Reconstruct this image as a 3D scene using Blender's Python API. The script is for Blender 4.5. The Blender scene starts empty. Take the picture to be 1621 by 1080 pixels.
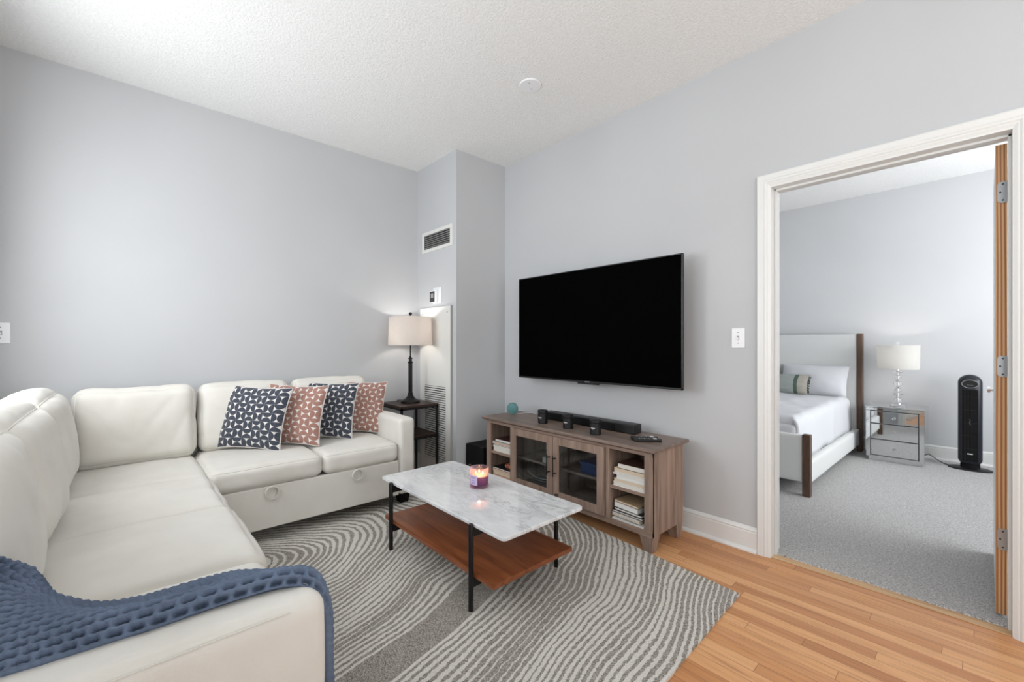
import bpy, bmesh, math, random
from mathutils import Vector, Matrix, Euler, noise as mnoise
S = bpy.context.scene
COL = S.collection
PI = math.pi
rnd = random.Random(7)

# ------------------------------------------------------------------ camera, world, exposure
FPX = 680.0
cam_d = bpy.data.cameras.new('camera'); cam = bpy.data.objects.new('camera', cam_d); COL.objects.link(cam)
cam_d.sensor_fit = 'HORIZONTAL'; cam_d.sensor_width = 36.0; cam_d.lens = 36.0 * FPX / 1621.0
cam_d.shift_y = 5.0 / 1621.0
cam_d.clip_start = 0.05
cam.location = (3.68, -2.656, 1.18)
cam.rotation_euler = (PI / 2, 0, math.atan2(0.7408, 0.6717))
S.camera = cam
S.view_settings.view_transform = 'Standard'; S.view_settings.look = 'None'
S.view_settings.exposure = 0.27; S.view_settings.gamma = 1.0; S.view_settings.use_curve_mapping = False
w = bpy.data.worlds.new('daylight'); S.world = w; w.use_nodes = True
w.node_tree.nodes['Background'].inputs[0].default_value = (0.80, 0.90, 1.0, 1)
w.node_tree.nodes['Background'].inputs[1].default_value = 1.2

def area(name, loc, rot, sx, sy, power, col, spread=PI):
    l = bpy.data.lights.new(name, 'AREA'); l.shape = 'RECTANGLE'; l.size = sx; l.size_y = sy
    l.energy = power; l.color = col; l.spread = spread
    o = bpy.data.objects.new(name, l); COL.objects.link(o); o.location = loc; o.rotation_euler = rot
    return o
# daylight entering by the windows, plus added fill lamps (each lamp sits in its window opening); -Z of the lamp points into the room
DAY = (0.96, 0.98, 1.0)
T = math.radians
area('daylight_window_1', (0.95, -3.235, 1.66), (PI / 2 - T(4), 0, 0), 0.8, 1.5, 19, DAY, T(174))
area('daylight_window_2', (2.15, -3.235, 1.5), (PI / 2 + T(38), 0, 0), 1.1, 1.2, 14, DAY)
area('added_fill_3', (4.9, -3.235, 1.55), (PI / 2 + T(45), 0, 0), 1.8, 2.0, 48, (1.0, 0.985, 0.965))  # added fill from behind the camera, evens out the room light
area('added_fill_4', (6.93, -1.6, 1.5), (PI / 2 + T(40), 0, PI / 2), 2.4, 2.2, 42, (1.0, 0.985, 0.965))  # added soft fill from the unseen open side of the room
area('daylight_window_5', (5.43, 1.75, 1.5), (PI / 2 + T(32), 0, PI / 2), 2.4, 1.8, 90, (0.98, 0.985, 1.0))

# ------------------------------------------------------------------ materials
def srgb(r, g, b):
    def f(c):
        c /= 255.0
        return c / 12.92 if c <= 0.04045 else ((c + 0.055) / 1.055) ** 2.4
    return (f(r), f(g), f(b), 1)

class NT:
    def __init__(s, name):
        s.m = bpy.data.materials.new(name); s.m.use_nodes = True
        s.t = s.m.node_tree; s.n = s.t.nodes; s.l = s.t.links
        s.b = s.n['Principled BSDF']; s.out = s.n['Material Output']
    def add(s, typ, **kw):
        nd = s.n.new(typ)
        for k, v in kw.items():
            if k in ('operation', 'blend_type', 'data_type', 'wave_type', 'bands_direction', 'feature', 'distance', 'noise_dimensions', 'vector_type', 'wave_profile', 'invert'):
                setattr(nd, k, v)
        return nd
    def link(s, a, b): s.l.new(a, b)
    def coord(s, kind='Object', scale=(1, 1, 1), rot=(0, 0, 0), loc=(0, 0, 0)):
        tc = s.n.new('ShaderNodeTexCoord'); mp = s.n.new('ShaderNodeMapping')
        mp.inputs['Scale'].default_value = scale; mp.inputs['Rotation'].default_value = rot; mp.inputs['Location'].default_value = loc
        s.link(tc.outputs[kind], mp.inputs[0]); return mp.outputs[0]
    def noise(s, vec, scale, detail=2, rough=0.5, dist=0.0):
        n = s.n.new('ShaderNodeTexNoise'); n.inputs['Scale'].default_value = scale; n.inputs['Detail'].default_value = detail
        n.inputs['Roughness'].default_value = rough; n.inputs['Distortion'].default_value = dist
        if vec is not None: s.link(vec, n.inputs['Vector'])
        return n.outputs['Fac']
    def math(s, op, a, b=None, c=None):
        n = s.n.new('ShaderNodeMath'); n.operation = op
        for i, v in enumerate((a, b, c)):
            if v is None: continue
            if isinstance(v, (int, float)): n.inputs[i].default_value = v
            else: s.link(v, n.inputs[i])
        return n.outputs[0]
    def ramp(s, fac, stops, interp='LINEAR'):
        n = s.n.new('ShaderNodeValToRGB'); n.color_ramp.interpolation = interp
        e = n.color_ramp.elements
        while len(e) < len(stops): e.new(0.5)
        for i, (p, c) in enumerate(stops): e[i].position = p; e[i].color = c
        s.link(fac, n.inputs[0]); return n.outputs[0]
    def mix(s, fac, a, b, blend='MIX'):
        n = s.n.new('ShaderNodeMixRGB'); n.blend_type = blend
        for i, v in enumerate((fac, a, b)):
            if isinstance(v, (int, float)): n.inputs[i].default_value = v
            elif isinstance(v, tuple): n.inputs[i].default_value = v
            else: s.link(v, n.inputs[i])
        return n.outputs[0]
    def bump(s, h, strength=0.3, dist=0.01, prev=None):
        n = s.n.new('ShaderNodeBump'); n.inputs['Strength'].default_value = strength; n.inputs['Distance'].default_value = dist
        s.link(h, n.inputs['Height'])
        if prev: s.link(prev, n.inputs['Normal'])
        s.link(n.outputs[0], s.b.inputs['Normal']); return n.outputs[0]
    def color(s, c):
        if isinstance(c, tuple): s.b.inputs['Base Color'].default_value = c
        else: s.link(c, s.b.inputs['Base Color'])
    def set(s, **kw):
        for k, v in kw.items(): s.b.inputs[k.replace('_', ' ')].default_value = v
        return s
    def sep(s, vec):
        n = s.n.new('ShaderNodeSeparateXYZ'); s.link(vec, n.inputs[0]); return n.outputs

M = {}
def plain(name, col, rough=0.5, metal=0.0, spec=0.5, bump=0, bscale=200, vary=0.0):
    m = NT(name); m.set(Roughness=rough, Metallic=metal); m.b.inputs['Specular IOR Level'].default_value = spec
    c = srgb(*col)
    v = m.coord()
    if vary:
        f = m.noise(v, 14, 3)
        c2 = tuple(min(1, x * (1 + vary)) for x in c[:3]) + (1,); c1 = tuple(x * (1 - vary) for x in c[:3]) + (1,)
        m.color(m.ramp(f, [(0.3, c1), (0.7, c2)]))
    else:
        m.color(c)
    if bump: m.bump(m.noise(v, bscale, 2), bump, 0.002)
    M[name] = m.m; return m.m

def wall_mat(name, col):
    m = NT(name); v = m.coord(); f = m.noise(v, 1.1, 2)
    a = srgb(*col); b = srgb(col[0] + 4, col[1] + 4, col[2] + 4)
    m.color(m.ramp(f, [(0.35, a), (0.65, b)])); m.set(Roughness=0.6); m.b.inputs['Specular IOR Level'].default_value = 0.3
    m.bump(m.noise(v, 260, 3), 0.12, 0.001); M[name] = m.m
wall_mat('wall_paint', (191, 192, 194)); wall_mat('bedroom_paint', (205, 206, 208))
m = NT('ceiling_texture'); v = m.coord(); m.color(m.ramp(m.noise(v, 90, 3), [(0.3, srgb(234, 234, 233)), (0.7, srgb(243, 243, 242))]))
m.set(Roughness=0.95); m.b.inputs['Specular IOR Level'].default_value = 0.1
m.bump(m.noise(v, 75, 4, 0.7), 0.7, 0.008); M['ceiling'] = m.m
plain('trim_white', (226, 226, 224), 0.35)
plain('plastic_white', (235, 236, 238), 0.35)
plain('metal_white', (222, 221, 217), 0.4)
plain('slot_dark', (52, 51, 50), 0.8)
plain('slat_grey', (150, 150, 148), 0.5)
plain('black_plastic', (17, 17, 19), 0.42, vary=0.05)
plain('black_matte', (13, 13, 14), 0.7, spec=0.2)
plain('black_metal', (20, 20, 22), 0.38, metal=0.3)
plain('bronze_black', (22, 20, 20), 0.3, metal=0.6)
plain('screen_black', (1, 1, 1), 0.65, spec=0.02)
plain('bezel', (18, 20, 23), 0.3, spec=0.5)
plain('grey_mark', (150, 152, 155), 0.5)
plain('white_mark', (225, 225, 225), 0.5)
plain('steel', (178, 182, 186), 0.35, metal=0.6)
plain('screw_dark', (70, 72, 74), 0.4, metal=0.6)
plain('chrome', (230, 230, 232), 0.06, metal=1.0)
plain('mirror', (216, 218, 218), 0.03, metal=1.0)
plain('mirror_gap', (30, 30, 32), 0.4)
plain('teal', (92, 136, 138), 0.75, bump=0.2, bscale=500)
plain('pages_white', (214, 210, 202), 0.8, bump=0.1)
plain('pages_cream', (208, 190, 166), 0.8, bump=0.1)
plain('pages_pink', (205, 176, 155), 0.8)
plain('cover_brown', (66, 40, 34), 0.5); plain('cover_tan', (150, 128, 100), 0.6); plain('cover_black', (22, 22, 26), 0.4)
plain('cover_white', (222, 220, 216), 0.5); plain('cover_grey', (150, 158, 160), 0.5); plain('cover_red', (128, 52, 38), 0.5)
plain('cover_green', (104, 118, 44), 0.5); plain('cover_blue', (34, 62, 96), 0.5); plain('cover_cream', (205, 196, 180), 0.5)
plain('label_lilac', (190, 172, 205), 0.5); plain('label_ink', (104, 92, 140), 0.6)
plain('headboard_fabric', (214, 215, 214), 0.9, bump=0.5, bscale=160)
plain('linen_white', (208, 209, 213), 0.85, bump=0.1, bscale=90)
plain('glow_wax', (236, 160, 110), 0.5)  # orange colour holds the flame glow on the melted pool
plain('fringe_dark', (76, 84, 74), 0.9); plain('blue_box', (28, 60, 100), 0.6)
plain('outside_green', (120, 130, 120), 0.9)

# wood floor: narrow strips running along x
m = NT('oak_floor'); v = m.coord()
s_ = m.sep(v)
row = m.math('FLOOR', m.math('DIVIDE', s_[1], 0.0572))
rn = m.n.new('ShaderNodeTexWhiteNoise'); rn.noise_dimensions = '1D'; m.link(row, rn.inputs['W'])
xo = m.math('ADD', s_[0], m.math('MULTIPLY', rn.outputs['Value'], 7.3))
seg = m.math('FLOOR', m.math('DIVIDE', xo, 1.05))
cmb = m.n.new('ShaderNodeCombineXYZ'); m.link(seg, cmb.inputs[0]); m.link(row, cmb.inputs[1])
wn = m.n.new('ShaderNodeTexWhiteNoise'); wn.noise_dimensions = '2D'; m.link(cmb.outputs[0], wn.inputs['Vector'])
base = m.ramp(wn.outputs['Value'], [(0.0, srgb(176, 118, 78)), (0.12, srgb(208, 148, 98)), (0.5, srgb(222, 164, 112)), (0.85, srgb(232, 178, 128)), (1.0, srgb(196, 134, 88))])
cv = m.n.new('ShaderNodeCombineXYZ'); m.link(m.math('MULTIPLY', xo, 1.6), cv.inputs[0]); m.link(m.math('MULTIPLY', s_[1], 26.0), cv.inputs[1]); m.link(m.math('MULTIPLY', wn.outputs['Value'], 9.0), cv.inputs[2])
g1 = m.noise(cv.outputs[0], 1.6, 6, 0.6, 1.2)
base = m.mix(0.75, base, m.ramp(g1, [(0.25, (0.58, 0.49, 0.42, 1)), (0.5, (0.9, 0.87, 0.84, 1)), (0.75, (1, 1, 1, 1))]), 'MULTIPLY')
cv2 = m.n.new('ShaderNodeCombineXYZ'); m.link(m.math('MULTIPLY', xo, 0.9), cv2.inputs[0]); m.link(m.math('MULTIPLY', s_[1], 11.0), cv2.inputs[1]); m.link(m.math('MULTIPLY', wn.outputs['Value'], 5.0), cv2.inputs[2])
g2 = m.noise(cv2.outputs[0], 2.2, 4, 0.6, 2.0)
base = m.mix(m.ramp(g2, [(0.60, (0, 0, 0, 1)), (0.72, (0.45, 0.45, 0.45, 1))]), base, srgb(146, 94, 60))
fy = m.math('FRACT', m.math('DIVIDE', s_[1], 0.0572)); fx = m.math('FRACT', m.math('DIVIDE', xo, 1.05))
gap = m.math('ADD', m.math('LESS_THAN', fy, 0.03), m.math('LESS_THAN', fx, 0.0018))
gap = m.math('MINIMUM', gap, 1.0)
base = m.mix(m.math('MULTIPLY', gap, 0.7), base, srgb(84, 50, 32))
m.color(base); m.link(m.ramp(g1, [(0.2, (0.42, 0.42, 0.42, 1)), (0.8, (0.3, 0.3, 0.3, 1))]), m.b.inputs['Roughness'])
m.b.inputs['Specular IOR Level'].default_value = 0.4
m.bump(m.math('SUBTRACT', m.math('MULTIPLY', g1, 0.15), gap), 0.25, 0.002); M['oak_floor'] = m.m

# carpet
m = NT('grey_carpet'); v = m.coord(); v2 = m.coord(scale=(1, 3.2, 1), rot=(0, 0, 0.15))
f = m.noise(v2, 95, 4, 0.75); f2 = m.noise(v, 260, 2, 0.8); ff = m.math('ADD', m.math('MULTIPLY', f, 0.6), m.math('MULTIPLY', f2, 0.4))
m.color(m.ramp(ff, [(0.38, srgb(112, 108, 106)), (0.50, srgb(196, 194, 193)), (0.60, srgb(238, 237, 236))]))
m.set(Roughness=1.0); m.b.inputs['Specular IOR Level'].default_value = 0.05
m.bump(ff, 0.9, 0.012); M['carpet'] = m.m

# sofa fabric
m = NT('sofa_fabric'); v = m.coord(); vs = m.coord(scale=(1, 1, 1))
f = m.noise(v, 420, 2, 0.6); fl = m.noise(v, 5, 3)
m.color(m.ramp(fl, [(0.3, srgb(220, 216, 208)), (0.7, srgb(228, 225, 218))]))
m.set(Roughness=0.9); m.b.inputs['Specular IOR Level'].default_value = 0.2; m.b.inputs['Sheen Weight'].default_value = 0.15
b1 = m.bump(m.noise(v, 10, 3, 0.5), 0.10, 0.012); m.bump(f, 0.22, 0.0012, b1); M['sofa'] = m.m

# marble
m = NT('marble'); v = m.coord(rot=(0, 0, 0.5)); vd = m.coord(scale=(3.0, 9.0, 1), rot=(0, 0, -0.95))
n1 = m.noise(vd, 1.6, 9, 0.68, 1.2); r1 = m.math('ABSOLUTE', m.math('SUBTRACT', n1, 0.5))
vein = m.ramp(r1, [(0.0, (1, 1, 1, 1)), (0.028, (0.35, 0.35, 0.35, 1)), (0.09, (0, 0, 0, 1))])
patch = m.ramp(m.noise(vd, 0.8, 3), [(0.40, (0.06, 0.06, 0.06, 1)), (0.68, (0.6, 0.6, 0.6, 1))])
cloud = m.ramp(m.noise(vd, 1.3, 8, 0.65), [(0.32, srgb(207, 208, 210)), (0.52, srgb(224, 225, 226)), (0.75, srgb(232, 232, 232))])
m.color(m.mix(m.math('MULTIPLY', vein, patch), cloud, srgb(128, 131, 135)))
m.set(Roughness=0.09); m.b.inputs['Coat Weight'].default_value = 0.2; M['marble'] = m.m

def wood(name, c1, c2, c3, axis='x', rough=0.45, k=1.0, planks=0):
    m = NT(name)
    sc = {'x': (1.2, 16, 16), 'y': (16, 1.2, 16), 'z': (16, 16, 1.2)}[axis]
    v = m.coord(scale=tuple(a * k for a in sc))
    f = m.noise(v, 1.6, 7, 0.65, 0.8)
    col = m.ramp(f, [(0.28, srgb(*c1)), (0.5, srgb(*c2)), (0.72, srgb(*c3))])
    if planks:
        vv = m.coord(); q = m.sep(vv); comp = {'x': 1, 'y': 0, 'z': 1}[axis]
        rr = m.math('FLOOR', m.math('DIVIDE', q[comp], planks))
        w1 = m.n.new('ShaderNodeTexWhiteNoise'); w1.noise_dimensions = '1D'; m.link(rr, w1.inputs['W'])
        col = m.mix(1.0, col, m.ramp(w1.outputs['Value'], [(0, (0.84, 0.84, 0.84, 1)), (1, (1.12, 1.08, 1.05, 1))]), 'MULTIPLY')
    kn = m.coord(scale=tuple(a * 0.35 for a in sc))
    f2 = m.noise(kn, 3.0, 2, 0.5, 0.6)
    col = m.mix(m.ramp(f2, [(0.68, (0, 0, 0, 1)), (0.78, (0.5, 0.5, 0.5, 1))]), col, srgb(*[int(c * 0.6) for c in c1]))
    m.color(col); m.set(Roughness=rough); m.b.inputs['Specular IOR Level'].default_value = 0.35
    m.bump(f, 0.15, 0.001); M[name] = m.m
G1, G2, G3 = (118, 97, 85), (154, 131, 117), (180, 156, 141)
wood('grey_oak_x', G1, G2, G3, 'x', planks=0.1); wood('grey_oak_y', G1, G2, G3, 'y'); wood('grey_oak_z', G1, G2, G3, 'z', planks=0.085)
wood('grey_oak_top', (100, 84, 76), (132, 114, 104), (152, 135, 124), 'x', 0.4, planks=0.12)
wood('walnut', (92, 48, 26), (132, 74, 42), (158, 94, 56), 'x', 0.33)
wood('side_wood', (38, 26, 21), (60, 42, 34), (80, 58, 47), 'y', 0.4)
wood('bed_wood', (60, 45, 36), (92, 71, 58), (112, 90, 74), 'z', 0.45)
m = NT('pine_edge'); v = m.coord(scale=(22, 8, 1.1)); wv = m.n.new('ShaderNodeTexWave'); wv.wave_type = 'BANDS'; wv.bands_direction = 'X'
wv.inputs['Scale'].default_value = 1.25; wv.inputs['Distortion'].default_value = 4.0; wv.inputs['Detail'].default_value = 2; wv.inputs['Detail Scale'].default_value = 0.6
m.link(v, wv.inputs[0]); m.color(m.ramp(wv.outputs['Fac'], [(0.0, srgb(158, 106, 68)), (0.45, srgb(198, 148, 102)), (1.0, srgb(220, 176, 132))])); m.set(Roughness=0.5); M['pine_edge'] = m.m
# door threshold board, paler and worn
wood('worn_oak', (170, 130, 92), (200, 162, 120), (214, 182, 142), 'x', 0.4)

# rug: nested wavy cream lines on taupe
m = NT('rug'); v = m.coord()
q = m.sep(v)
wx = m.math('MULTIPLY', m.math('SUBTRACT', m.noise(v, 0.9, 1), 0.5), 0.42)
wy = m.math('MULTIPLY', m.math('SUBTRACT', m.noise(m.coord(loc=(7, 3, 0)), 1.2, 2), 0.5), 0.42)
dx = m.math('DIVIDE', m.math('ADD', m.math('SUBTRACT', q[0], 1.08), wx), 0.64); dy = m.math('ADD', m.math('SUBTRACT', q[1], -2.28), wy)
dx = m.math('ADD', dx, m.math('MULTIPLY', dy, 0.12))
r0 = m.math('SQRT', m.math('ADD', m.math('MULTIPLY', dx, dx), m.math('MULTIPLY', dy, dy)))
jit = m.math('MULTIPLY', m.math('SUBTRACT', m.noise(v, 55, 3, 0.75), 0.5), 0.034)
jit2 = m.math('MULTIPLY', m.math('SUBTRACT', m.noise(m.coord(loc=(2, 9, 0)), 5.0, 2), 0.5), 0.035)
r1_ = m.math('ADD', m.math('ADD', r0, jit), jit2)
ph = m.math('SINE', m.math('MULTIPLY', r1_, 2 * PI / 0.045))
cr = m.n.new('ShaderNodeCombineXYZ'); m.link(m.math('MULTIPLY', r0, 4.0), cr.inputs[0]); m.link(m.math('MULTIPLY', m.math('ARCTAN2', dy, dx), 0.5), cr.inputs[1])
dens = m.noise(cr.outputs[0], 1.1, 2)
plainband = m.math('MULTIPLY', m.math('GREATER_THAN', r0, 1.74), m.math('LESS_THAN', r0, m.math('ADD', 1.98, m.math('MULTIPLY', wx, 0.4))))
thr = m.math('ADD', m.math('MULTIPLY', m.math('SUBTRACT', dens, 0.52), -5.0), -0.25)
thr = m.math('ADD', thr, m.math('MULTIPLY', plainband, 3.0))
line = m.ramp(m.math('SUBTRACT', ph, thr), [(0.0, (0, 0, 0, 1)), (0.22, (1, 1, 1, 1))])
vs1 = m.coord(scale=(1, 3.5, 1), rot=(0, 0, 0.35)); fs = m.noise(vs1, 120, 3, 0.8)
taupe = m.ramp(fs, [(0.36, srgb(98, 91, 83)), (0.5, srgb(160, 153, 144)), (0.64, srgb(214, 209, 201))])
cream = m.ramp(m.noise(v, 170, 3, 0.7), [(0.3, srgb(208, 203, 194)), (0.6, srgb(238, 234, 227))])
m.color(m.mix(line, taupe, cream)); m.set(Roughness=1.0); m.b.inputs['Specular IOR Level'].default_value = 0.05
hh = m.math('ADD', m.math('MULTIPLY', line, 0.8), m.math('MULTIPLY', fs, 0.6)); m.bump(hh, 0.8, 0.008); M['rug'] = m.m

# throw pillows: half-circle pattern in uv
def pillow_mat(name, c, c2):
    m = NT(name); uv = m.coord('UV', scale=(7.0, 7.0, 1)); q = m.sep(uv)
    ix = m.math('FLOOR', q[0]); iy = m.math('FLOOR', q[1])
    fx = m.math('ABSOLUTE', m.math('SUBTRACT', m.math('FRACT', q[0]), 0.5)); fy = m.math('ABSOLUTE', m.math('SUBTRACT', m.math('FRACT', q[1]), 0.5))
    par = m.math('GREATER_THAN', m.math('FRACT', m.math('MULTIPLY', m.math('ADD', ix, iy), 0.5)), 0.25)
    inv = m.math('SUBTRACT', 1.0, par)
    a = m.math('ADD', m.math('MULTIPLY', fx, par), m.math('MULTIPLY', fy, inv)); b = m.math('ADD', m.math('MULTIPLY', fy, par), m.math('MULTIPLY', fx, inv))
    da = m.math('SUBTRACT', a, 0.5)
    d = m.math('SQRT', m.math('ADD', m.math('MULTIPLY', da, da), m.math('MULTIPLY', b, b)))
    wht = m.math('MULTIPLY', m.math('GREATER_THAN', d, 0.494), m.math('LESS_THAN', b, 0.46))
    edge = m.math('GREATER_THAN', b, 0.475)
    edge = m.math('MULTIPLY', edge, 0.35)
    vel = m.ramp(m.noise(uv, 6, 4), [(0.3, srgb(*c)), (0.7, srgb(*c2))])
    vel = m.mix(edge, vel, srgb(190, 188, 190))
    m.color(m.mix(wht, vel, srgb(228, 224, 220))); m.set(Roughness=0.85); m.b.inputs['Sheen Weight'].default_value = 0.2
    m.bump(m.math('SUBTRACT', 1.0, wht), 0.5, 0.003); M[name] = m.m
pillow_mat('pattern_navy', (45, 50, 62), (70, 75, 88)); pillow_mat('pattern_rose', (150, 109, 97), (170, 129, 116))
plain('pillow_back', (214, 208, 204), 0.9)
plain('throw_knit', (104, 117, 138), 0.95, spec=0.1, bump=0.5, bscale=350, vary=0.12)
m = NT('lumbar_weave'); v = m.coord('UV'); q = m.sep(v)
f = m.noise(m.coord('UV', scale=(4, 60, 1)), 3, 4, 0.7)
lc = m.ramp(f, [(0.3, srgb(118, 126, 124)), (0.7, srgb(166, 172, 168))]); tan = m.ramp(f, [(0.3, srgb(132, 128, 118)), (0.7, srgb(170, 166, 156))])
s1 = m.math('GREATER_THAN', q[0], 0.875); s2 = m.math('MULTIPLY', m.math('GREATER_THAN', q[0], 0.825), m.math('LESS_THAN', q[0], 0.875))
m.color(m.mix(s2, m.mix(s1, lc, tan), srgb(72, 88, 80))); m.set(Roughness=0.9); M['lumbar'] = m.m

def glass(name, col=(1, 1, 1, 1), rough=0.0, gloss=0.08):
    m = NT(name); m.n.remove(m.b)
    tr = m.n.new('ShaderNodeBsdfTransparent'); tr.inputs[0].default_value = col
    gl = m.n.new('ShaderNodeBsdfGlossy'); gl.inputs['Roughness'].default_value = 0.02
    fr = m.n.new('ShaderNodeLayerWeight'); fr.inputs['Blend'].default_value = 0.5
    mx = m.n.new('ShaderNodeMixShader'); m.link(m.math('ADD', m.math('MULTIPLY', m.math('POWER', fr.outputs['Facing'], 4.0), 0.7), gloss), mx.inputs[0])
    m.link(tr.outputs[0], mx.inputs[1]); m.link(gl.outputs[0], mx.inputs[2]); 
    last = mx.outputs[0]
    if rough > 0:
        tl = m.n.new('ShaderNodeBsdfTranslucent'); tl.inputs[0].default_value = col; m2 = m.n.new('ShaderNodeMixShader'); m2.inputs[0].default_value = rough
        m.link(last, m2.inputs[1]); m.link(tl.outputs[0], m2.inputs[2]); last = m2.outputs[0]
    m.link(last, m.out.inputs[0]); M[name] = m.m
glass('pane_glass', (0.95, 0.97, 0.97, 1)); glass('door_glass', (0.78, 0.82, 0.84, 1), gloss=0.05); glass('jar_glass', (0.96, 0.80, 0.86, 1), rough=0.22, gloss=0.03)
m = NT('crystal'); m.color((1, 1, 1, 1)); m.set(Roughness=0.02, IOR=1.45); m.b.inputs['Transmission Weight'].default_value = 0.85; M['crystal'] = m.m
def shade_mat(name, col, emit, es):
    m = NT(name); v = m.coord(scale=(1, 1, 1)); m.n.remove(m.b)
    f = m.noise(m.coord(scale=(60, 60, 700)), 1.5, 2, 0.6)
    c = m.ramp(f, [(0.3, tuple(x * 0.90 for x in srgb(*col)[:3]) + (1,)), (0.7, srgb(*col))])
    di = m.n.new('ShaderNodeBsdfDiffuse'); tl = m.n.new('ShaderNodeBsdfTranslucent'); m.link(c, di.inputs[0]); m.link(c, tl.inputs[0])
    mx = m.n.new('ShaderNodeMixShader'); mx.inputs[0].default_value = 0.5; m.link(di.outputs[0], mx.inputs[1]); m.link(tl.outputs[0], mx.inputs[2])
    m.link(mx.outputs[0], m.out.inputs[0]); M[name] = m.m
shade_mat('shade_linen', (232, 226, 221), 0, 0); shade_mat('shade_white', (222, 222, 220), 0, 0)
def emis(name, col, st):
    m = NT(name); m.b.inputs['Emission Color'].default_value = col; m.b.inputs['Emission Strength'].default_value = st; m.color(col); M[name] = m.m
emis('flame', (1.0, 0.66, 0.32, 1), 6.0); emis('bulb', (1.0, 0.85, 0.62, 1), 6.0)
m = NT('purple_wax'); q = m.sep(m.coord()); m.color(m.ramp(m.math('MULTIPLY', q[2], 14.0), [(0.2, srgb(92, 56, 104)), (0.5, srgb(130, 84, 128)), (0.78, srgb(176, 116, 128))])); m.set(Roughness=0.4)  # wax turns pinker towards the top, candle glow put into its colour
m.b.inputs['Subsurface Weight'].default_value = 0.3; m.b.inputs['Subsurface Radius'].default_value = (0.03, 0.015, 0.01); M['wax'] = m.m
m = NT('floral_paper'); m.color(m.ramp(m.noise(m.coord(), 70, 4, 0.7), [(0.46, srgb(60, 62, 66)), (0.54, srgb(205, 205, 205))], 'LINEAR')); M['floral_paper'] = m.m
m = NT('rust_pattern'); m.color(m.ramp(m.noise(m.coord(), 60, 3, 0.7), [(0.44, srgb(96, 44, 32)), (0.55, srgb(190, 120, 88))])); M['rust_pattern'] = m.m

# ------------------------------------------------------------------ mesh helpers
class MB:
    def __init__(s): s.v = []; s.f = []; s.uv = {}; s.smooth = []
    def add(s, vs, fs, smooth=False):
        o = len(s.v); s.v += [Vector(p) for p in vs]
        for f in fs: s.f.append(tuple(i + o for i in f)); s.smooth.append(smooth)
        return o
    def box(s, x0, x1, y0, y1, z0, z1):
        p = [(x0, y0, z0), (x1, y0, z0), (x1, y1, z0), (x0, y1, z0), (x0, y0, z1), (x1, y0, z1), (x1, y1, z1), (x0, y1, z1)]
        s.add(p, [(0, 3, 2, 1), (4, 5, 6, 7), (0, 1, 5, 4), (1, 2, 6, 5), (2, 3, 7, 6), (3, 0, 4, 7)]); return s
    def hexa(s, b, t):
        s.add(list(b) + list(t), [(0, 3, 2, 1), (4, 5, 6, 7), (0, 1, 5, 4), (1, 2, 6, 5), (2, 3, 7, 6), (3, 0, 4, 7)]); return s
    def lathe(s, prof, cx=0, cy=0, cz=0, n=40, sx=1, sy=1):
        vs = []; fs = []
        for r, z in prof:
            for i in range(n):
                a = 2 * PI * i / n; vs.append((cx + r * math.cos(a) * sx, cy + r * math.sin(a) * sy, cz + z))
        for j in range(len(prof) - 1):
            for i in range(n):
                k = (i + 1) % n; fs.append((j * n + i, j * n + k, (j + 1) * n + k, (j + 1) * n + i))
        if prof[0][0] > 1e-6: fs.append(tuple(reversed(range(n))))
        if prof[-1][0] > 1e-6: fs.append(tuple((len(prof) - 1) * n + i for i in range(n)))
        s.add(vs, fs, True); return s
    def tube(s, pts, r, n=10, closed=False, cap=True):
        pts = [Vector(p) for p in pts]; N = len(pts); vs = []; fs = []; up = None
        for i, p in enumerate(pts):
            if closed: t = pts[(i + 1) % N] - pts[i - 1]
            else: t = pts[min(i + 1, N - 1)] - pts[max(i - 1, 0)]
            t.normalize()
            if up is None:
                up = Vector((0, 0, 1)) if abs(t.z) < 0.9 else Vector((1, 0, 0))
            up = (up - t * up.dot(t)).normalized(); sd = t.cross(up)
            for k in range(n):
                a = 2 * PI * k / n; vs.append(p + up * math.cos(a) * r + sd * math.sin(a) * r)
        for i in range(N if closed else N - 1):
            j = (i + 1) % N
            for k in range(n):
                l = (k + 1) % n; fs.append((i * n + k, i * n + l, j * n + l, j * n + k))
        if not closed and cap:
            fs.append(tuple(reversed(range(n)))); fs.append(tuple((N - 1) * n + k for k in range(n)))
        s.add(vs, fs, True); return s
    def cyl(s, p0, p1, r, n=20): return s.tube([p0, p1], r, n)
    def extr(s, poly, axis, a0, a1):
        # poly of 2-D points extruded along axis ('x': poly=(y,z); 'y': poly=(x,z); 'z': poly=(x,y))
        def P(u, v, a): return {'x': (a, u, v), 'y': (u, a, v), 'z': (u, v, a)}[axis]
        n = len(poly); vs = [P(u, v, a0) for u, v in poly] + [P(u, v, a1) for u, v in poly]
        fs = [tuple(range(n)), tuple(reversed(range(n, 2 * n)))] + [(i, n + i, n + (i + 1) % n, (i + 1) % n) for i in range(n)]
        s.add(vs, fs); return s
    def xform(s, mat):
        s.v = [mat @ p for p in s.v]; return s

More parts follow.
